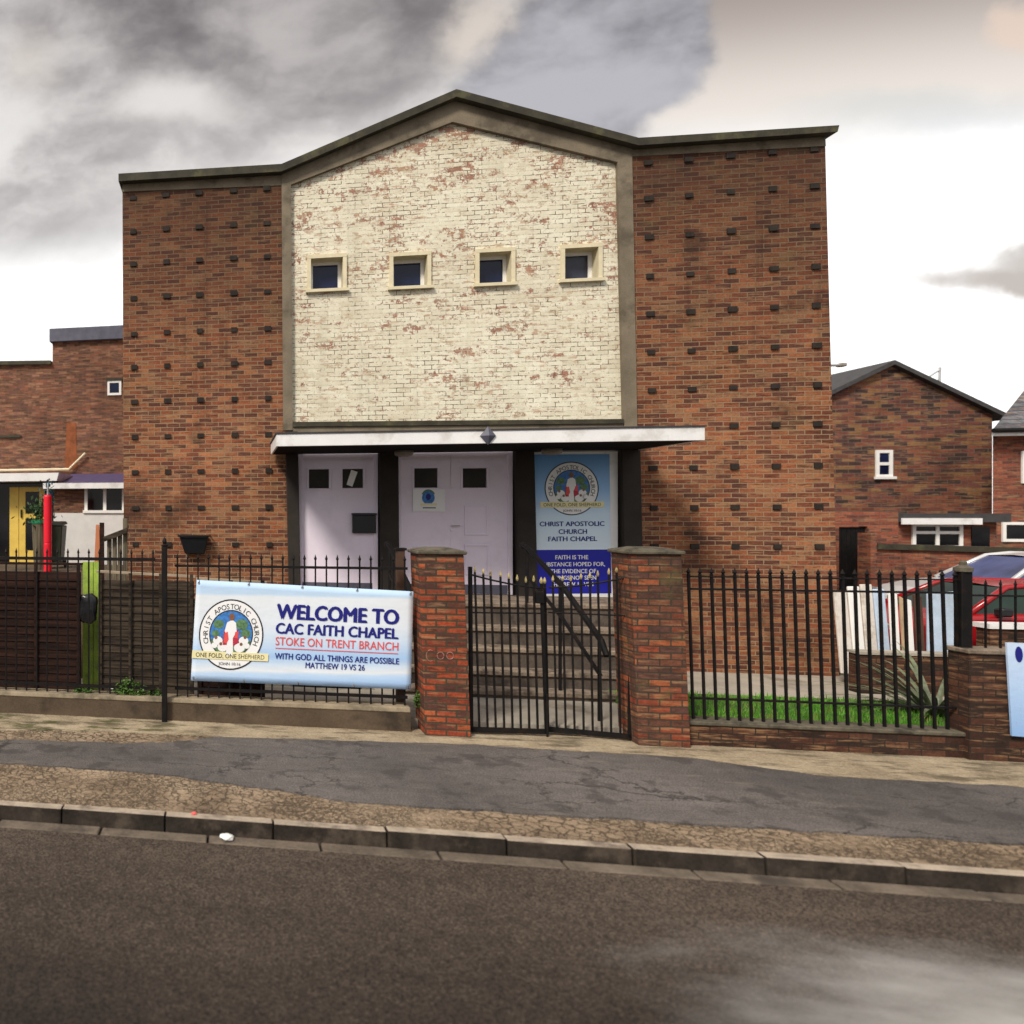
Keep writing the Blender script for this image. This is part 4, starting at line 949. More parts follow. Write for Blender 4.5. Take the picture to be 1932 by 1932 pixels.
for s, u0, u1, v, cap, bold in (('WELCOME TO', 0.390, 0.937, 0.735, 0.150, 0.030), ('CAC FAITH CHAPEL', 0.388, 0.937, 0.565, 0.108, 0.026),
                                ('WITH GOD ALL THINGS ARE POSSIBLE', 0.388, 0.945, 0.285, 0.062, 0.012), ('MATTHEW 19 VS 26', 0.530, 0.795, 0.205, 0.060, 0.012)):
    B = mb(M['navy']); put_text(B, s, u0, u1, v, cap, BM, 0.008, 0.010 if bold > 0.015 else 0.004, bold * 1.7); B.build('lettering', bn)
B = mb(M['inkred']); put_text(B, 'STOKE ON TRENT BRANCH', 0.388, 0.94, 0.435, 0.085, BM, 0.008, 0.004, 0.010)
for k in range(12): put_poly(B, [(0.388 + 0.552 * k / 12, 0.357), (0.388 + 0.552 * (k + 1) / 12, 0.357), (0.388 + 0.552 * (k + 1) / 12, 0.365), (0.388 + 0.552 * k / 12, 0.365)], BM, 0.008)
B.build('red_lettering', bn)

# ------------------------------------------------------------------ timber fence panels behind the left railing
def lap_panel(x0, x1, y, z0, z1, m, label, cap=None, dz=0.0, battens=3):
    p = thing('fence_panel', label, 'fence panel', ((x0 + x1) / 2, y, z0), 'wooden fence panels')
    B = mb(m); h = 0.105; n = int((z1 - z0) / h)
    for k in range(n):
        za = z0 + k * h + random.uniform(-0.004, 0.004)
        B.hexa([(x0, y - 0.024, za), (x1, y - 0.024, za), (x1, y - 0.006, za), (x0, y - 0.006, za), (x0, y - 0.008, za + h * 1.12 + dz * 0), (x1, y - 0.008, za + h * 1.12), (x1, y, za + h * 1.12), (x0, y, za + h * 1.12)])
    B.build('boards', p)
    for x in frange(x0 + 0.03, x1 - 0.03, battens): mb(m).box(x - 0.022, x + 0.022, y - 0.052, y - 0.026, z0, z1 + 0.02).build('batten', p)
    mb(cap or m).hexa([(x0 - 0.02, y - 0.05, z1 + 0.021), (x1 + 0.02, y - 0.05, z1 + 0.021 + dz), (x1 + 0.02, y + 0.03, z1 + 0.021 + dz), (x0 - 0.02, y + 0.03, z1 + 0.021), (x0 - 0.02, y - 0.05, z1 + 0.05), (x1 + 0.02, y - 0.05, z1 + 0.05 + dz), (x1 + 0.02, y + 0.03, z1 + 0.05 + dz), (x0 - 0.02, y + 0.03, z1 + 0.05)]).build('capping', p)
    return p
fy = 9.85
xa = onY(-90, 1100, fy).x; xb = onY(153, 1100, fy).x
lap_panel(xa, xb, fy, 0.13, onY(75, 1068, fy).z, M['darkwood'], 'dark brown overlap fence panel behind the railing at the left edge', M['darkwood'], battens=4)
xa = onY(186, 1100, fy).x; xb = onY(366, 1100, fy).x
lap_panel(xa, xb, fy, 0.13, onY(270, 1084, fy).z, M['greywood'], 'weathered grey overlap fence panel with pale capping, left of the banner', M['palewood'], dz=-0.05, battens=4)
xa = xb + 0.05; xb = onY(500, 1100, fy).x
lap_panel(xa, xb, fy, 0.13, onY(430, 1097, fy).z, M['darkwood'], 'dark overlap fence panel mostly hidden behind the welcome banner', M['palewood'], dz=-0.04)
lb = thing('lime_board', 'lime green board standing in the gap between the two fence panels', 'board', (onY(169, 1290, 10.3).x, 10.3, 0.12))
xa = onY(156, 1150, 10.3).x; xb = onY(186, 1150, 10.3).x
for i, x in enumerate(frange(xa, xb - 0.08, 3)): mb(M['lime']).box(x, x + 0.082, 10.3, 10.325, 0.12, onY(169, 1062, 10.3).z + random.uniform(-0.02, 0.02)).build('slat', lb)
mb(M['lime']).box(xa, xb + 0.02, 10.326, 10.36, 0.9, 1.0).build('crossbar', lb)
# bin bag in the gap
q = onY(166, 1148, 9.86)
B = mb(M['bag']); bmesh.ops.create_icosphere(B.bm, subdivisions=3, radius=1.0)
for v in B.bm.verts:
    k = 1 + 0.10 * math.sin(v.co.x * 7 + v.co.z * 5) + 0.07 * math.sin(v.co.y * 11 + v.co.z * 9)
    f_ = lambda t: math.copysign(abs(t) ** 0.55, t)
    v.co = Vector((f_(v.co.x) * 0.125 * k, f_(v.co.y) * 0.06 * k, f_(v.co.z) * 0.20 * (1 + 0.06 * math.sin(v.co.x * 9)))); v.co += q
tag(B.build('bin_bag', smooth=True), 'shiny black bin bag hanging in the lime green gap between fence panels', 'bag')

# weeds along the foot of the left railing
def weed(px, py, r, h, n, label):
    q = onY(px, py, 9.5); B = mb(M['weed'])
    for i in range(n):
        a = random.uniform(0, 6.28); rr = r * math.sqrt(random.random()); hh = h * random.random() * (1 - 0.6 * rr / r)
        c = Vector((q.x + rr * math.cos(a), q.y - 0.03 + 0.35 * rr * math.sin(a), 0.28 + hh))
        s = random.uniform(0.016, 0.036); d1 = Vector((random.uniform(-1, 1), random.uniform(-1, 1), random.uniform(-0.4, 0.8))).normalized() * s; d2 = d1.cross(Vector((random.uniform(-1, 1), random.uniform(-1, 1), 1))).normalized() * s * 0.5
        B.face([B.bm.verts.new(c + v) for v in (-d1, d2, d1, -d2)])
    for k in range(6): B.tube([(q.x, q.y - 0.03, 0.27), (q.x + random.uniform(-r, r) * 0.6, q.y - 0.03, 0.28 + h * random.uniform(0.4, 0.9))], 0.004, 4)
    tag(B.build('weed'), label, 'weed', 'weeds at the foot of the railings')
weed(245, 1300, 0.22, 0.26, 420, 'leafy green weed clump under the grey fence panel')
weed(158, 1302, 0.13, 0.12, 180, 'small low weed under the lime green board')
weed(293, 1306, 0.10, 0.13, 160, 'small weed beside the foot of the thick iron post')
weed(790, 1290, 0.07, 0.25, 130, 'thin weed between the banner and the brick pier')

# ------------------------------------------------------------------ spiky plant in the lawn corner
sp = thing('spiky_plant', 'clump of long grey green blade leaves in the lawn corner behind the right railings', 'plant', (onY(1765, 1350, 10.5).x, 10.5, 0.18))
q = sp.location
for k in range(60):
    a = random.uniform(0, 6.28); L = random.uniform(0.6, 1.25) * (0.62 if math.sin(a) < -0.2 else 1.0); el = random.uniform(0.35, 1.35); w = random.uniform(0.020, 0.040)
    B = mb(M['spikeleaf']); prev = None; base = Vector((q.x + 0.06 * math.cos(a), q.y + 0.06 * math.sin(a), 0.17)); pt = base.copy(); e = el
    side = Vector((-math.sin(a), math.cos(a), 0)); n = 6
    for i in range(n + 1):
        f = i / n; ww = w * (1 - f) ** 0.6 + 0.001
        r_ = (B.bm.verts.new(pt - side * ww), B.bm.verts.new(pt + Vector((0, 0, -0.3 * ww))), B.bm.verts.new(pt + side * ww))
        if prev: B.face([prev[0], prev[1], r_[1], r_[0]]); B.face([prev[1], prev[2], r_[2], r_[1]])
        prev = r_; pt = pt + Vector((math.cos(a) * math.cos(e), math.sin(a) * math.cos(e), math.sin(e))) * (L / n); e -= 0.16
    B.build('leaf', sp)

# ------------------------------------------------------------------ left neighbour and its yard
LYW, LYE = 20.5, 18.5
lh = thing('terrace_building', 'brown brick building with stepped parapet and white lean-to behind the left yard', 'building', (-5, LYW, 1.3))
def E(px, py, Y): q = onY(px, py, Y); return (q.x, q.z)
mb(M['leftbrick']).prism([E(-260, 1130, LYW), E(300, 1130, LYW), E(300, 634, LYW), E(99, 641, LYW), E(99, 685, LYW), E(-260, 689, LYW)], LYW, LYW + 7).build('wall', lh)
B = mb(M['lead']); B.prism([E(95, 646, LYW), E(300, 637, LYW), E(300, 612, LYW), E(95, 622, LYW)], LYW - 0.12, LYW + 7.01); B.build('parapet', lh)
B = mb(M['coping']); B.prism([E(-260, 693, LYW), E(97, 688, LYW), E(97, 681, LYW), E(-260, 685.5, LYW)], LYW - 0.10, LYW + 7.01); B.build('coping', lh)
a, b = E(203, 746, LYW), E(229, 718, LYW); w = mb(M['upvc']); t = 0.06
w.box(a[0], a[0] + t, LYW - 0.03, LYW + 0.05, a[1], b[1]); w.box(b[0] - t, b[0], LYW - 0.03, LYW + 0.05, a[1], b[1]); w.box(a[0] + t, b[0] - t, LYW - 0.03, LYW + 0.05, a[1], a[1] + t); w.box(a[0] + t, b[0] - t, LYW - 0.03, LYW + 0.05, b[1] - t, b[1])
wn_ = w.build('window', lh); mb(M['blueglass']).box(a[0] + t, b[0] - t, LYW - 0.006, LYW + 0.02, a[1] + t, b[1] - t).build('pane', wn_); mb(M['coping']).box(a[0] - 0.03, b[0] + 0.03, LYW - 0.05, LYW + 0.04, b[1] + 0.001, b[1] + 0.07).build('lintel', wn_)
mb(M['orange']).prism([E(122, 885, LYW), E(146, 885, LYW), E(143, 798, LYW), E(126, 798, LYW)], LYW - 0.01, LYW + 0.02).build('stained_patch', lh)
B = mb(M['cream']); B.tube([Vector((*E(-100, 889, LYW - 0.1)[:1], LYW - 0.1, E(-100, 889, LYW - 0.1)[1])), Vector((E(130, 885, LYW - 0.1)[0], LYW - 0.1, E(130, 885, LYW - 0.1)[1])), Vector((E(161, 855, LYW - 0.1)[0], LYW - 0.1, E(161, 855, LYW - 0.1)[1]))], 0.035, 6); B.build('pipe', lh)
B = mb(M['binblack']); q = E(40, 823, LYW); B.box(E(-60, 823, LYW)[0], q[0], LYW - 0.06, LYW - 0.001, q[1] - 0.03, q[1] + 0.03); B.build('cable_tray', lh)
# flat roofed porch, left half
mb(M['white']).prism([E(-260, 912, LYE), E(112, 908, LYE), E(116, 893, LYE), E(-260, 897, LYE)], LYE - 0.3, LYW - 0.001).build('porch_roof', lh)
# lean-to, right half: sloping roof
x0, z0 = E(90, 914, LYE); x1, _ = E(300, 914, LYE); zr = onY(150, 898, LYW).z
B = mb(M['purple']); zf = onY(150, 912, LYE - 0.25).z
B.hexa([(x0, LYE - 0.25, zf - 0.05), (x1, LYE - 0.25, zf - 0.05), (x1, LYW - 0.002, zr + 0.0), (x0 + 0.2, LYW - 0.002, zr + 0.0), (x0, LYE - 0.25, zf), (x1, LYE - 0.25, zf), (x1, LYW - 0.002, zr + 0.06), (x0 + 0.2, LYW - 0.002, zr + 0.06)]); B.build('lean_to_roof', lh)
mb(M['white']).box(x0 - 0.05, x1, LYE - 0.285, LYE - 0.252, zf - 0.13, zf + 0.01).build('fascia', lh)
ex0 = E(101, 968, LYE)[0]; wz = E(150, 968, LYE)[1]
mb(M['render']).box(ex0, x1, LYE, LYW - 0.003, 1.29, wz).build('rendered_wall', lh)
mb(M['leftbrick']).box(ex0, E(158, 940, LYE)[0], LYE + 0.02, LYW - 0.003, wz + 0.001, zf - 0.051).build('lean_to_wall', lh)
wx0 = E(159, 940, LYE)[0]; wx1 = E(236, 940, LYE)[0]
w = mb(M['upvc']); t = 0.08; tz = zf - 0.052
for q in ((wx0, wx0 + t), ((wx0 + wx1) / 2 - 0.04, (wx0 + wx1) / 2 + 0.04), (wx1 - t, wx1)): w.box(q[0], q[1], LYE + 0.01, LYE + 0.09, wz + 0.07, tz)
w.box(wx0 - 0.03, wx1, LYE - 0.04, LYE + 0.1, wz + 0.001, wz + 0.07)
wn_ = w.build('window', lh); mb(M['glass']).box(wx0 + 0.02, wx1 + 1.0, LYE + 0.045, LYE + 0.06, wz + 0.07, tz).build('pane', wn_)
# yellow door under the porch
dx0, dx1 = E(17, 950, LYE + 0.3)[0], E(82, 950, LYE + 0.3)[0]; DYL = LYE + 0.3; zt = E(50, 919, DYL)[1]
mb(M['glass']).box(-30, ex0 - 0.01, DYL + 0.12, DYL + 0.2, 1.29, zt + 0.1).build('porch_back', lh)
s_ = (dx1 - dx0) / 65
B = mb(M['yellow'])
for a, b in ((18, 35), (36, 48), (74, 84)): B.box(dx0 + (a - 17) * s_, dx0 + (b - 17) * s_, DYL, DYL + 0.06, 1.30, zt)
B.box(dx0 + 31 * s_ + 0.001, dx0 + 57 * s_ - 0.001, DYL, DYL + 0.06, 1.30, 1.62); zq = E(50, 973, DYL)[1]; B.box(dx0 + 31 * s_ + 0.001, dx0 + 57 * s_ - 0.001, DYL, DYL + 0.06, zq - 0.07, zq + 0.05); B.box(dx0 + 31 * s_ + 0.001, dx0 + 57 * s_ - 0.001, DYL, DYL + 0.06, zt - 0.12, zt)
dd = B.build('door', lh); mb(M['glass']).box(dx0 + 31 * s_, dx0 + 57 * s_, DYL + 0.02, DYL + 0.04, 1.6, zt - 0.1).build('pane', dd)
mb(M['black']).box(dx0 + 22.5 * s_, dx0 + 25 * s_, DYL - 0.04, DYL - 0.001, zq - 0.05, zq + 0.16).build('handle', dd)
# red padded post
ry = 16.0; q0 = onY(90, 1052, ry); q1 = onY(90, 934, ry)
rp = thing('padded_post', 'bright red padded round post in the left yard before the white lean-to', 'post', (q0.x, ry, 1.3))
mb(M['red']).lathe((q0.x, ry, 1.30), [(0.085, 0), (0.092, 0.03), (0.092, 0.62), (0.086, 0.64), (0.092, 0.66), (0.092, q1.z - 1.34), (0.08, q1.z - 1.30)], 16).build('padding', rp, smooth=False)
mb(M['chrome']).tube([(q0.x, ry, q1.z), (q0.x, ry, q1.z + 0.2)], 0.02, 8).build('pole', rp)
# planter tub with a bushy plant
py_ = 16.8; q = onY(76, 1050, py_); zt = onY(78, 982, py_).z
pt = thing('planter', 'tall wooden stave planter with green rim beside the red post', 'planter', (q.x, py_, 1.3))
mb(M['stave']).lathe((q.x, py_, 1.30), [(0.15, 0), (0.20, zt - 1.38)], 14).build('tub', pt); mb(M['greenplastic']).lathe((q.x, py_, zt - 0.079), [(0.205, 0), (0.215, 0.02), (0.215, 0.09), (0.19, 0.1)], 14).build('rim', pt)
pl = thing('shrub', 'dark leafy shrub with blue green shoots growing in the wooden planter', 'shrub', (q.x, py_, zt))
def leaves(B, c, rx, ry_, rz, n, s0, s1):
    for i in range(n):
        d = Vector((random.gauss(0, 0.45), random.gauss(0, 0.45), random.gauss(0, 0.45))); p_ = Vector((c[0] + d.x * rx, c[1] + d.y * ry_, c[2] + d.z * rz))
        s = random.uniform(s0, s1); d1 = Vector((random.uniform(-1, 1), random.uniform(-1, 1), random.uniform(-1, 1))).normalized() * s; d2 = d1.cross(Vector((random.uniform(-1, 1), random.uniform(-1, 1), 1))).normalized() * s * 0.45
        B.face([B.bm.verts.new(p_ + v) for v in (-d1, d2, d1, -d2)])
B = mb(M['leaf']); leaves(B, (q.x, py_, zt + 0.2), 0.35, 0.3, 0.35, 420, 0.03, 0.07); B.build('foliage', pl)
B = mb(M['blueleaf']); leaves(B, (q.x + 0.2, py_, zt + 0.55), 0.16, 0.15, 0.35, 150, 0.03, 0.06); B.build('shoots', pl)
mb(M['plankbrown']).tube([(q.x, py_, zt - 0.05), (q.x + 0.03, py_, zt + 0.2), (q.x + 0.15, py_, zt + 0.55)], 0.015, 5).build('stem', pl)
# wheelie bin
by_ = 17.2; q = onY(105, 1050, by_); zt = onY(104, 985, by_).z
wb = thing('wheelie_bin', 'dark wheelie bin standing just right of the red post', 'bin', (q.x, by_, 1.3))
mb(M['binblack']).hexa([(q.x - 0.16, by_ - 0.2, 1.38), (q.x + 0.16, by_ - 0.2, 1.38), (q.x + 0.16, by_ + 0.2, 1.38), (q.x - 0.16, by_ + 0.2, 1.38), (q.x - 0.22, by_ - 0.26, zt - 0.08), (q.x + 0.22, by_ - 0.26, zt - 0.08), (q.x + 0.22, by_ + 0.26, zt - 0.08), (q.x - 0.22, by_ + 0.26, zt - 0.08)]).build('body', wb, bevel=0.02)
mb(M['binblack']).hexa([(q.x - 0.24, by_ - 0.29, zt - 0.079), (q.x + 0.24, by_ - 0.29, zt - 0.079), (q.x + 0.24, by_ + 0.29, zt - 0.05), (q.x - 0.24, by_ + 0.29, zt - 0.05), (q.x - 0.2, by_ - 0.24, zt - 0.02), (q.x + 0.2, by_ - 0.24, zt - 0.02), (q.x + 0.2, by_ + 0.26, zt + 0.02), (q.x - 0.2, by_ + 0.26, zt + 0.02)]).build('lid', wb, bevel=0.015)
for s in (-0.19, 0.19): B = mb(M['rubber']); B.tube([(q.x + s - 0.02, by_ + 0.2, 1.39), (q.x + s + 0.02, by_ + 0.2, 1.39)], 0.09, 14); B.build('wheel', wb)
# boards leaning by the church corner
oy = 12.75
ob = mb(M['plankorange']); a, b, c_, d_ = onY(176, 1060, oy), onY(190, 1060, oy), onY(187, 990, oy + 0.2), onY(181, 990, oy + 0.2)
ob.hexa([a, b, b + Vector((0, 0.03, 0)), a + Vector((0, 0.03, 0)), d_, c_, c_ + Vector((0, 0.03, 0)), d_ + Vector((0, 0.03, 0))])
for v in ob.bm.verts:
    if v.co.z < 2.2: v.co.z = 1.30
tag(ob.build('leaning_board'), 'orange brown board leaning near the corner of the brick wing', 'board')
tp = thing('timber_gate', 'weathered grey timber gate with a slanting top rail by the left corner of the chapel', 'gate', (onY(215, 1050, 12.6).x, 12.6, 1.3))
for px, top_, m in ((192, 986, 'darkwood'), (206, 1012, 'stave'), (216, 1008, 'stave'), (226, 1004, 'stave'), (236, 978, 'stave')):
    x = onY(px, 1030, 12.6).x; mb(M[m]).box(x - 0.038, x + 0.038, 12.6, 12.64, 1.3, onY(px, top_, 12.6).z).build('slat', tp)
a, b = onY(196, 1018, 12.55), onY(240, 1001, 12.55)
mb(M['greywood']).hexa([(a.x, 12.5, a.z - 0.04), (b.x, 12.5, b.z - 0.04), (b.x, 12.598, b.z - 0.04), (a.x, 12.598, a.z - 0.04), (a.x, 12.5, a.z + 0.05), (b.x, 12.5, b.z + 0.05), (b.x, 12.598, b.z + 0.05), (a.x, 12.598, a.z + 0.05)]).build('rail', tp)

# ------------------------------------------------------------------ right hand houses, garden wall, yard
HY = 26.0
hs = thing('gable_house', 'dark brick gable end house with one small white window, beyond the chapel', 'house', (17, HY, 0.4))
def Hh(px, py, Y=HY): q = onY(px, py, Y); return (q.x, q.z)
pk = Hh(1679, 690); rt = Hh(1872, 782); lf = Hh(1485, 782)
mb(M['housebrick']).prism([(lf[0], 0.4), (rt[0], 0.4), rt, pk, lf], HY, HY + 9).build('wall', hs)
B = mb(M['darkslate'])
for e0, e1 in ((lf, pk), (pk, rt)):
    dx = 0.25 if e1 is rt else -0.25
    ends = (e0, e1)
    B.prism([(e0[0] - (0.3 if e0 is lf else 0), e0[1] - (0.18 if e0 is lf else 0) + 0.01), (e1[0] + (0.3 if e1 is rt else 0), e1[1] - (0.18 if e1 is rt else 0) + 0.01), (e1[0] + (0.3 if e1 is rt else 0), e1[1] - (0.18 if e1 is rt else 0) + 0.14), (e0[0] - (0.3 if e0 is lf else 0), e0[1] - (0.18 if e0 is lf else 0) + 0.14)], HY - 0.18, HY + 9.1)
bmesh.ops.remove_doubles(B.bm, verts=B.bm.verts, dist=0.002); rf = B.build('roof', hs)
q = Hh(1752, 714, HY + 4); mb(M['redbrick']).box(q[0] - 0.3, q[0] + 0.3, HY + 4, HY + 4.6, q[1] - 1.6, q[1] - 0.05).build('chimney', rf)
mb(M['chrome']).tube([(onY(1771, 740, HY + 4).x, HY + 4, onY(1771, 745, HY + 4).z - 0.6), (onY(1773, 690, HY + 4).x, HY + 4, onY(1773, 693, HY + 4).z)], 0.04, 6).build('aerial_mast', rf)
a_, b_ = onY(1750, 712, HY + 4), onY(1775, 696, HY + 4); mb(M['chrome']).tube([a_, b_], 0.035, 5).build('aerial_arm', rf)
a, b = Hh(1651, 901), Hh(1683, 849); w = mb(M['upvc']); t = 0.09
w.box(a[0], a[0] + t, HY - 0.04, HY + 0.05, a[1], b[1]); w.box(b[0] - t, b[0], HY - 0.04, HY + 0.05, a[1], b[1])
for z in (a[1], (a[1] + b[1]) / 2 - t / 2, b[1] - t): w.box(a[0] + t, b[0] - t, HY - 0.04, HY + 0.05, z, z + t)
w.box(a[0] - 0.06, b[0] + 0.06, HY - 0.09, HY - 0.041, a[1] - 0.05, a[1] + 0.03)
wn_ = w.build('window', hs); mb(M['blueglass']).box(a[0] + t, b[0] - t, HY - 0.01, HY + 0.02, a[1] + t, b[1] - t).build('pane', wn_)
# single storey extension with white window
EY = 22.5
ex = thing('extension_building', 'low flat roofed red brick outbuilding with a white four pane window', 'outbuilding', (onY(1770, 1030, EY).x, EY, 0.4))
a, b = Hh(1640, 1100, EY), Hh(1880, 985, EY)
mb(M['redbrick']).box(a[0], b[0], EY, EY + 3.2, 0.4, b[1]).build('wall', ex)
mb(M['felt']).box(Hh(1688, 980, EY)[0], b[0] + 0.1, EY - 0.25, EY + 3.25, b[1] + 0.001, b[1] + 0.22).build('roof', ex)
mb(M['white']).box(Hh(1684, 980, EY)[0], Hh(1832, 980, EY)[0], EY - 0.30, EY - 0.252, b[1] - 0.06, b[1] + 0.10).build('fascia', ex)
mb(M['glass']).box(Hh(1832, 1000, EY)[0], Hh(1866, 1000, EY)[0], EY - 0.02, EY + 0.01, 0.4, b[1] - 0.12).build('door', ex)
def white_window(par, px0, px1, py0, py1, Y, nx=2, ny=2, t=0.075):
    a, b = Hh(px0, py1, Y), Hh(px1, py0, Y); w = mb(M['upvc'])
    for i in range(nx + 1): x = a[0] + (b[0] - a[0] - t) * i / nx; w.box(x, x + t, Y - 0.05, Y - 0.002, a[1], b[1])
    zs = [a[1]] + ([a[1] + (b[1] - a[1]) * 0.58] if ny == 2 else []) + [b[1] - t]
    for i in range(nx):
        xa = a[0] + (b[0] - a[0] - t) * i / nx + t; xb = a[0] + (b[0] - a[0] - t) * (i + 1) / nx
        for z in zs: w.box(xa, xb, Y - 0.048, Y - 0.002, z, z + t)
    o = w.build('window', par); mb(M['glass']).box(a[0] + t * 0.5, b[0] - t * 0.5, Y - 0.02, Y - 0.001, a[1] + t * 0.5, b[1] - t * 0.5).build('pane', o)
white_window(ex, 1719, 1814, 988, 1034, EY)
# house at the right edge, grey slates
RY = 23.5
rh = thing('slate_house', 'red brick house with pale grey slate roof and white eaves at the right edge', 'house', (onY(1950, 1030, RY).x, RY, 0.4))
xw = Hh(1873, 900, RY)[0]; ze = Hh(1873, 822, RY)[1]
mb(M['redbrick']).slab([(xw, RY), (xw + 8, RY), (xw + 8, RY + 2.2), (xw * (RY + 2.2) / RY + 0.1, RY + 2.2)], 0.2, ze).build('wall', rh)
B = mb(M['slate']); xe0 = Hh(1846, 812, RY)[0]; rg = onY(1938, 729, RY + 1.1)
v = [(xe0, RY - 0.35, ze + 0.10), (xw + 8.4, RY - 0.35, ze + 0.10), (xw + 8.4, RY + 2.6, ze + 0.10), (xe0 * (RY + 2.6) / (RY - 0.35) + 0.1, RY + 2.6, ze + 0.10), (rg.x, RY + 1.1, rg.z), (xw + 6, RY + 1.1, rg.z)]
vv = [B.bm.verts.new(q) for q in v]
for f_ in ((0, 1, 5, 4), (1, 2, 5), (2, 3, 4, 5), (3, 0, 4), (3, 2, 1, 0)): B.face([vv[i] for i in f_])
B.build('roof', rh)
mb(M['white']).box(xe0 + 0.02, xw + 8.35, RY - 0.36, RY - 0.33, ze - 0.04, ze + 0.098).build('fascia', rh)
mb(M['black']).tube([(xe0 - 0.02, RY - 0.42, ze + 0.10), (xw + 8.4, RY - 0.42, ze + 0.10)], 0.06, 8).build('gutter', rh)
white_window(rh, 1889, 1990, 985, 1022, RY, 2, 1); white_window(rh, 1926, 2010, 850, 912, RY, 2, 2)
# brick garden wall with a black gate
GYW = 19.0
gw = thing('garden_wall', 'red brick garden wall with dark coping behind the parked cars', 'wall', (onY(1780, 1090, GYW).x, GYW, 0.4))
a, b = Hh(1652, 1100, GYW), Hh(1652, 1036, GYW)
B = mb(M['redbrick']); B.hexa([(a[0], GYW, 0.4), (a[0] + 14, GYW, 0.4), (a[0] + 14, GYW + 0.25, 0.4), (a[0], GYW + 0.25, 0.4), (a[0], GYW, b[1]), (a[0] + 14, GYW, b[1] - 0.35), (a[0] + 14, GYW + 0.25, b[1] - 0.35), (a[0], GYW + 0.25, b[1])]); B.build('wall', gw)
B = mb(M['coping']); B.hexa([(a[0], GYW - 0.06, b[1] + 0.001), (a[0] + 14, GYW - 0.06, b[1] - 0.349), (a[0] + 14, GYW + 0.3, b[1] - 0.349), (a[0], GYW + 0.3, b[1] + 0.001), (a[0], GYW - 0.06, b[1] + 0.12), (a[0] + 14, GYW - 0.06, b[1] - 0.23), (a[0] + 14, GYW + 0.3, b[1] - 0.23), (a[0], GYW + 0.3, b[1] + 0.12)]); B.build('coping', gw)
mb(M['redbrick']).box(Hh(1639, 1050, GYW)[0], a[0] - 0.01, GYW - 0.05, GYW + 0.3, 0.4, b[1] + 0.35).build('pillar', gw)
hw = thing('yard_wall', 'tall red brick yard wall with a lintel over a black boarded gate', 'wall', (onY(1610, 1080, 19.6).x, 19.6, 0.4))
xg0, xg1, xg2 = Hh(1583, 1050, 19.6)[0], Hh(1637, 1050, 19.6)[0], Hh(1695, 1050, 19.6)[0]; zt = Hh(1610, 965, 19.6)[1]; zg = Hh(1610, 993, 19.6)[1]
mb(M['redbrick']).prism([(xg0 - 1.5, 0.4), (xg0, 0.4), (xg0, zg), (xg1, zg), (xg1, 0.4), (xg2, 0.4), (xg2, zt), (xg0 - 1.5, zt)], 19.6, 19.85).build('wall', hw)
dg = mb(M['black'])
for x in frange(xg0, xg1 - 0.1, 6): dg.box(x + 0.004, x + (xg1 - xg0) / 6 - 0.008, 19.66, 19.70, 0.45, zg - 0.02)
dg.build('gate', hw)

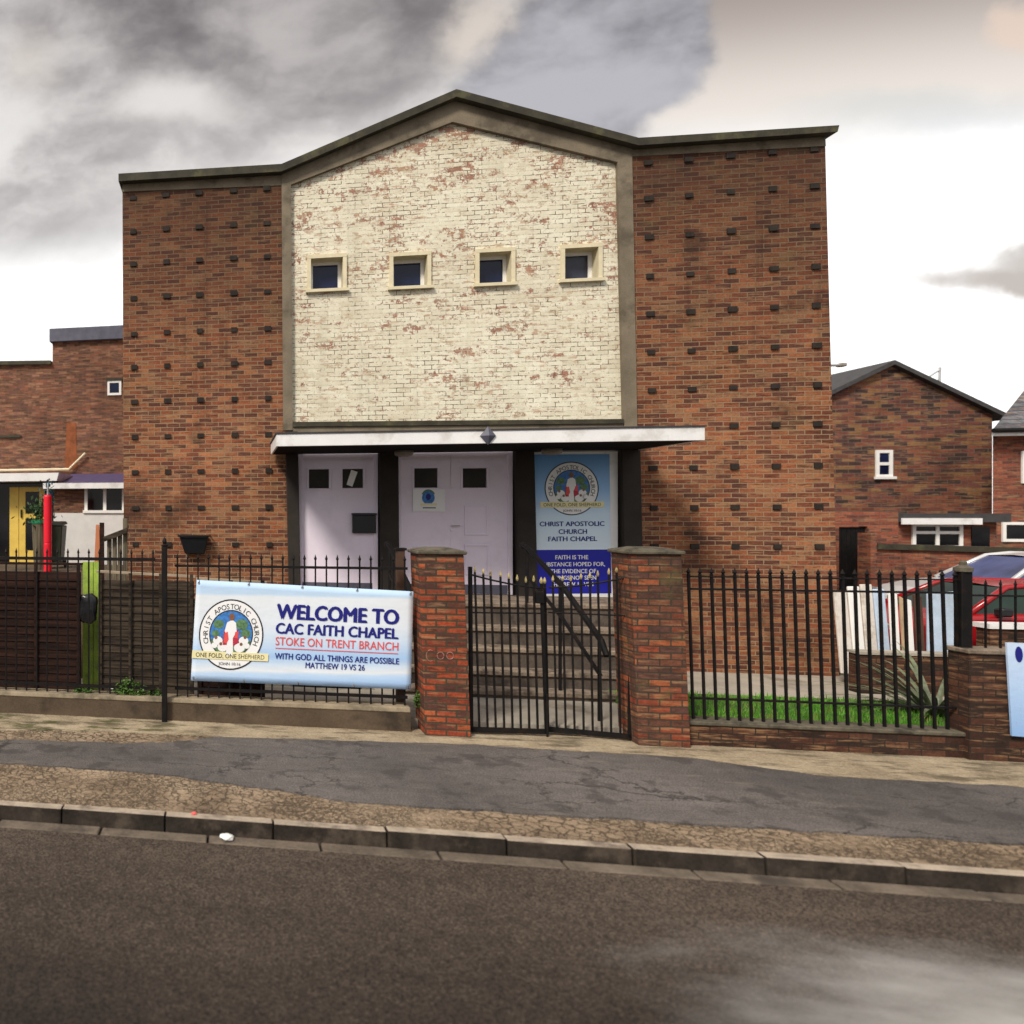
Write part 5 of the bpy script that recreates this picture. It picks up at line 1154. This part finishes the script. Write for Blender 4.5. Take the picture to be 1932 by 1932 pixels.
# ---------------- cars
def car(name, label, origin, m, glassm, L=4.0, Wd=1.7, Hc=1.48, s=1):
    """a hatchback, nose to -X: body shell, glasshouse, wheels; origin = ground point under the nose, near side."""
    ox, oy_, oz = origin
    C_ = thing(name, label, 'car', (ox + L / 2, oy_ + Wd / 2, oz))
    P_ = lambda x, z: (ox + x * L, oz + z * Hc)
    low = [(0.02, 0.20), (0.10, 0.17), (0.88, 0.17), (0.985, 0.24), (1.0, 0.42), (0.985, 0.66), (0.93, 0.70), (0.33, 0.665), (0.20, 0.635), (0.08, 0.56), (0.02, 0.46), (0.0, 0.34)]
    B = mb(m); n = len(low); secs = []
    for f, sh in ((0.0, 0.93), (0.07, 1.0), (0.5, 1.01), (0.93, 1.0), (1.0, 0.93)):
        secs.append([B.bm.verts.new((ox + L * (0.5 + (x - 0.5) * (1 - (1 - sh) * 0.5)), oy_ + Wd * f, oz + Hc * (0.40 + (z - 0.40) * sh))) for x, z in low])
    for A_, Z_ in zip(secs, secs[1:]):
        for i in range(n): B.face([A_[i], A_[(i + 1) % n], Z_[(i + 1) % n], Z_[i]])
    B.face(secs[0]); B.face(secs[-1][::-1])
    B.build('body', C_, smooth=False, bevel=0.05, seg=3)
    gl = [(0.30, 0.66), (0.47, 0.955), (0.56, 0.985), (0.80, 0.97), (0.90, 0.90), (0.975, 0.68)]
    B = mb(glassm); A_ = [B.bm.verts.new((ox + L * x, oy_ + Wd * (0.07 + 0.12 * (z - 0.66) / 0.3), oz + Hc * z)) for x, z in gl]; Z_ = [B.bm.verts.new((ox + L * x, oy_ + Wd * (0.93 - 0.12 * (z - 0.66) / 0.3), oz + Hc * z)) for x, z in gl]
    for i in range(len(gl)): B.face([A_[i], A_[(i + 1) % len(gl)], Z_[(i + 1) % len(gl)], Z_[i]])
    B.face(A_); B.face(Z_[::-1]); B.build('windows', C_)
    B = mb(m)   # roof skin and pillars
    for ya, k in ((0.07, 0.12), (0.93, -0.12)):
        path = [Vector((ox + L * x, oy_ + Wd * (ya + k * (z - 0.66) / 0.3), oz + Hc * z)) for x, z in gl]
        B.tube(path, 0.045, 6)
    for x in (0.60,):
        for ya, k in ((0.07, 0.12), (0.93, -0.12)): B.tube([Vector((ox + L * x, oy_ + Wd * ya, oz + Hc * 0.66)), Vector((ox + L * x, oy_ + Wd * (ya + k), oz + Hc * 0.97))], 0.04, 6)
    rp_ = [(0.47, 0.958), (0.56, 0.992), (0.80, 0.978), (0.90, 0.905)]
    A_ = [B.bm.verts.new((ox + L * x, oy_ + Wd * 0.18, oz + Hc * z)) for x, z in rp_]; Z_ = [B.bm.verts.new((ox + L * x, oy_ + Wd * 0.82, oz + Hc * z)) for x, z in rp_]
    M_ = [B.bm.verts.new((ox + L * x, oy_ + Wd * 0.5, oz + Hc * (z + 0.02))) for x, z in rp_]
    for i in range(3): B.face([A_[i], A_[i + 1], M_[i + 1], M_[i]]); B.face([M_[i], M_[i + 1], Z_[i + 1], Z_[i]])
    B.build('roof', C_, smooth=True)
    for wx in (0.19, 0.80):
        for wy_ in (0.02, 0.86):
            B = mb(M['rubber']); c_ = Vector((ox + L * wx, 0, oz + 0.29))
            B.tube([(c_.x, oy_ + Wd * wy_ - 0.03, c_.z), (c_.x, oy_ + Wd * wy_ + 0.19, c_.z)], 0.295, 20); wh = B.build('wheel', C_, bevel=0.02)
            B = mb(M['chrome']); yy = oy_ + Wd * wy_ - 0.045 if wy_ < 0.5 else oy_ + Wd * wy_ + 0.19
            B.tube([(c_.x, yy, c_.z), (c_.x, yy + 0.014, c_.z)], 0.19, 16); B.build('hub_cap', wh)
    for f in (0.08, 0.74):
        B = mb(M['chrome']); B.box(ox - 0.005, ox + 0.12, oy_ + Wd * f, oy_ + Wd * (f + 0.18), oz + Hc * 0.44, oz + Hc * 0.53); B.build('headlight', C_, bevel=0.02)
    for f, sg_ in ((-0.07, 1), (1.0, -1)):
        B = mb(M['blackbox']); B.box(ox + L * 0.36, ox + L * 0.40, oy_ + Wd * f, oy_ + Wd * (f + 0.085), oz + Hc * 0.655, oz + Hc * 0.745); B.build('mirror', C_, bevel=0.02)
    return C_
CPZ = 0.25
rw = thing('retaining_wall', 'low brown retaining wall at the edge of the car park behind the lawn', 'wall', (onY(1720, 1260, 12.2).x, 12.3, 0.1))
q = onY(1600, 1236, 12.2); q2 = onY(1840, 1236, 12.2)
mb(M['lowwall']).box(q.x, q2.x, 12.0, 12.19, 0.05, q2.z).build('brickwork', rw); mb(M['paving']).box(q.x - 0.02, q2.x, 11.98, 12.21, q2.z + 0.001, q2.z + 0.035).build('coping', rw)
q = onY(1764, 1130, 16.4)
car('parked_car', 'silver hatchback parked nose left in front of the garden wall', (q.x, 16.4, CPZ), M['silverpaint'], M['bluecarglass'], L=4.2, Hc=1.58)
q = onY(1838, 1160, 13.0)
car('parked_car', 'red hatchback seen from behind the corner wall, nearest the street', (q.x - 1.08, 13.0, CPZ), M['redpaint'], M['carglass'], L=3.7, Hc=1.30)
cw = thing('car_park_wall', 'low brick wall with white coping in front of the red hatchback', 'wall', (onY(1900, 1200, 12.5).x, 12.5, CPZ))
q = onY(1868, 1186, 12.5)
mb(M['lowwall']).box(q.x, q.x + 4, 12.5, 12.7, CPZ, q.z).build('brickwork', cw); mb(M['white']).box(q.x - 0.03, q.x + 4, 12.47, 12.73, q.z + 0.001, q.z + 0.07).build('coping', cw)
# white panels, planks and pale blue sheet behind the railing
wy2 = 12.62
for i, (pa, pb, pt_) in enumerate(((1588, 1613, 1116), (1615, 1637, 1108), (1639, 1661, 1104), (1663, 1685, 1113))):
    a, b = onY(pa, pt_, wy2), onY(pb, pt_, wy2)
    o = mb(M[('offwhite', 'upvc', 'offwhite', 'paleblue')[i]]).hexa([(a.x, wy2, CPZ), (b.x, wy2, CPZ), (b.x, wy2 + 0.04, CPZ), (a.x, wy2 + 0.04, CPZ), (a.x - 0.03, wy2 + 0.10, a.z), (b.x - 0.03, wy2 + 0.10, b.z), (b.x - 0.03, wy2 + 0.14, b.z), (a.x - 0.03, wy2 + 0.14, a.z)]).build('white_sheet', bevel=0.01)
    tag(o, ['cream white panel leaning at the chapel corner, leftmost of four pale panels', 'white panel with a slanting edge, second from the left of four pale panels', 'dirty offwhite panel third from the left of four pale panels beyond the railings', 'pale blue panel, rightmost of four leaning panels beyond the railings'][i], 'sheet', 'pale panels leaning beyond the right railings')
py2 = 12.5
for pa, pb, pt_, m, lab in ((1686, 1702, 1118, 'upvc', 'tall white plank standing left of the beige plank behind the railings'), (1707, 1714, 1126, 'plankbeige', 'narrow beige plank between two white planks behind the railings'), (1717, 1729, 1130, 'upvc', 'short white plank beside the dark brown plank'), (1733, 1749, 1122, 'plankbrown', 'dark brown plank left of the pale blue sheet')):
    a, b = onY(pa, pt_, py2), onY(pb, pt_, py2)
    tag(mb(M[m]).hexa([(a.x, py2, CPZ), (b.x, py2, CPZ), (b.x, py2 + 0.03, CPZ), (a.x, py2 + 0.03, CPZ), (a.x - 0.02, py2 + 0.05, a.z), (b.x - 0.02, py2 + 0.05, b.z - 0.03), (b.x - 0.02, py2 + 0.08, b.z - 0.03), (a.x - 0.02, py2 + 0.08, a.z)]).build('plank', bevel=0.006), lab, 'plank', 'planks standing behind the right railings')
a, b = onY(1752, 1120, py2), onY(1812, 1116, py2)
tag(mb(M['paleblue']).hexa([(a.x, py2, CPZ), (b.x, py2, CPZ), (b.x, py2 + 0.05, CPZ), (a.x, py2 + 0.05, CPZ), (a.x + 0.02, py2 + 0.03, a.z), (b.x, py2 + 0.03, b.z), (b.x, py2 + 0.08, b.z), (a.x + 0.02, py2 + 0.08, a.z)]).build('plastic_sheet', bevel=0.02, seg=2), 'pale blue plastic sheet standing on edge beside the square iron post', 'sheet')
# street lamp arm poking out beyond the chapel corner
q = onY(1570, 690, 17.0); q2 = onY(1594, 688, 17.0)
ln = thing('street_lamp', 'grey street lamp whose arm pokes out beyond the chapel right corner', 'street lamp', (onY(1500, 690, 17.0).x, 24.0, 0.1))
lx = onY(1500, 690, 24.0).x; zl = onY(1580, 689, 24.0).z
ln.location = (lx, 24.0, 0.1)
mb(M['chrome']).tube([(lx, 24.0, 0.1), (lx, 24.0, zl - 0.3), (lx + 0.3, 24.0, zl)], 0.06, 8, 0.04).build('pole', ln); mb(M['chrome']).tube([(lx + 0.3, 24.0, zl), (onY(1582, 690, 24.0).x, 24.0, zl)], 0.04, 6).build('arm', ln)
mb(M['lampglass']).box(onY(1581, 690, 24.0).x, onY(1594, 690, 24.0).x, 23.9, 24.1, zl - 0.05, zl + 0.05).build('lantern', ln, bevel=0.02)

# ------------------------------------------------------------------ litter
def crumple(name, px, py, z, r, m, label, cat, flat=0.6):
    q = onZ(px, py, z); B = mb(M[m]); bmesh.ops.create_icosphere(B.bm, subdivisions=2, radius=1.0)
    for v in B.bm.verts:
        k = random.uniform(0.7, 1.15); v.co = Vector((v.co.x * r * k * 1.2, v.co.y * r * k, v.co.z * r * flat * k)) + q + Vector((0, 0, r * flat * 0.8))
    return tag(B.build(name), label, cat)
crumple('crumpled_paper', 429, 1584, -0.112, 0.05, 'paper', 'crumpled white paper in the gutter below the kerb', 'litter')
crumple('wrapper', 366, 1537, 0.008, 0.022, 'litter', 'small red wrapper on the kerb edge', 'litter')
crumple('crumpled_paper', 1600, 1402, 0.02, 0.035, 'paper', 'torn white paper at the foot of the dark low wall', 'litter', 0.4)
crumple('stone_lump', 210, 1300, 0.28, 0.04, 'paper', 'pale stone on the low wall beside the lime green board', 'stone')
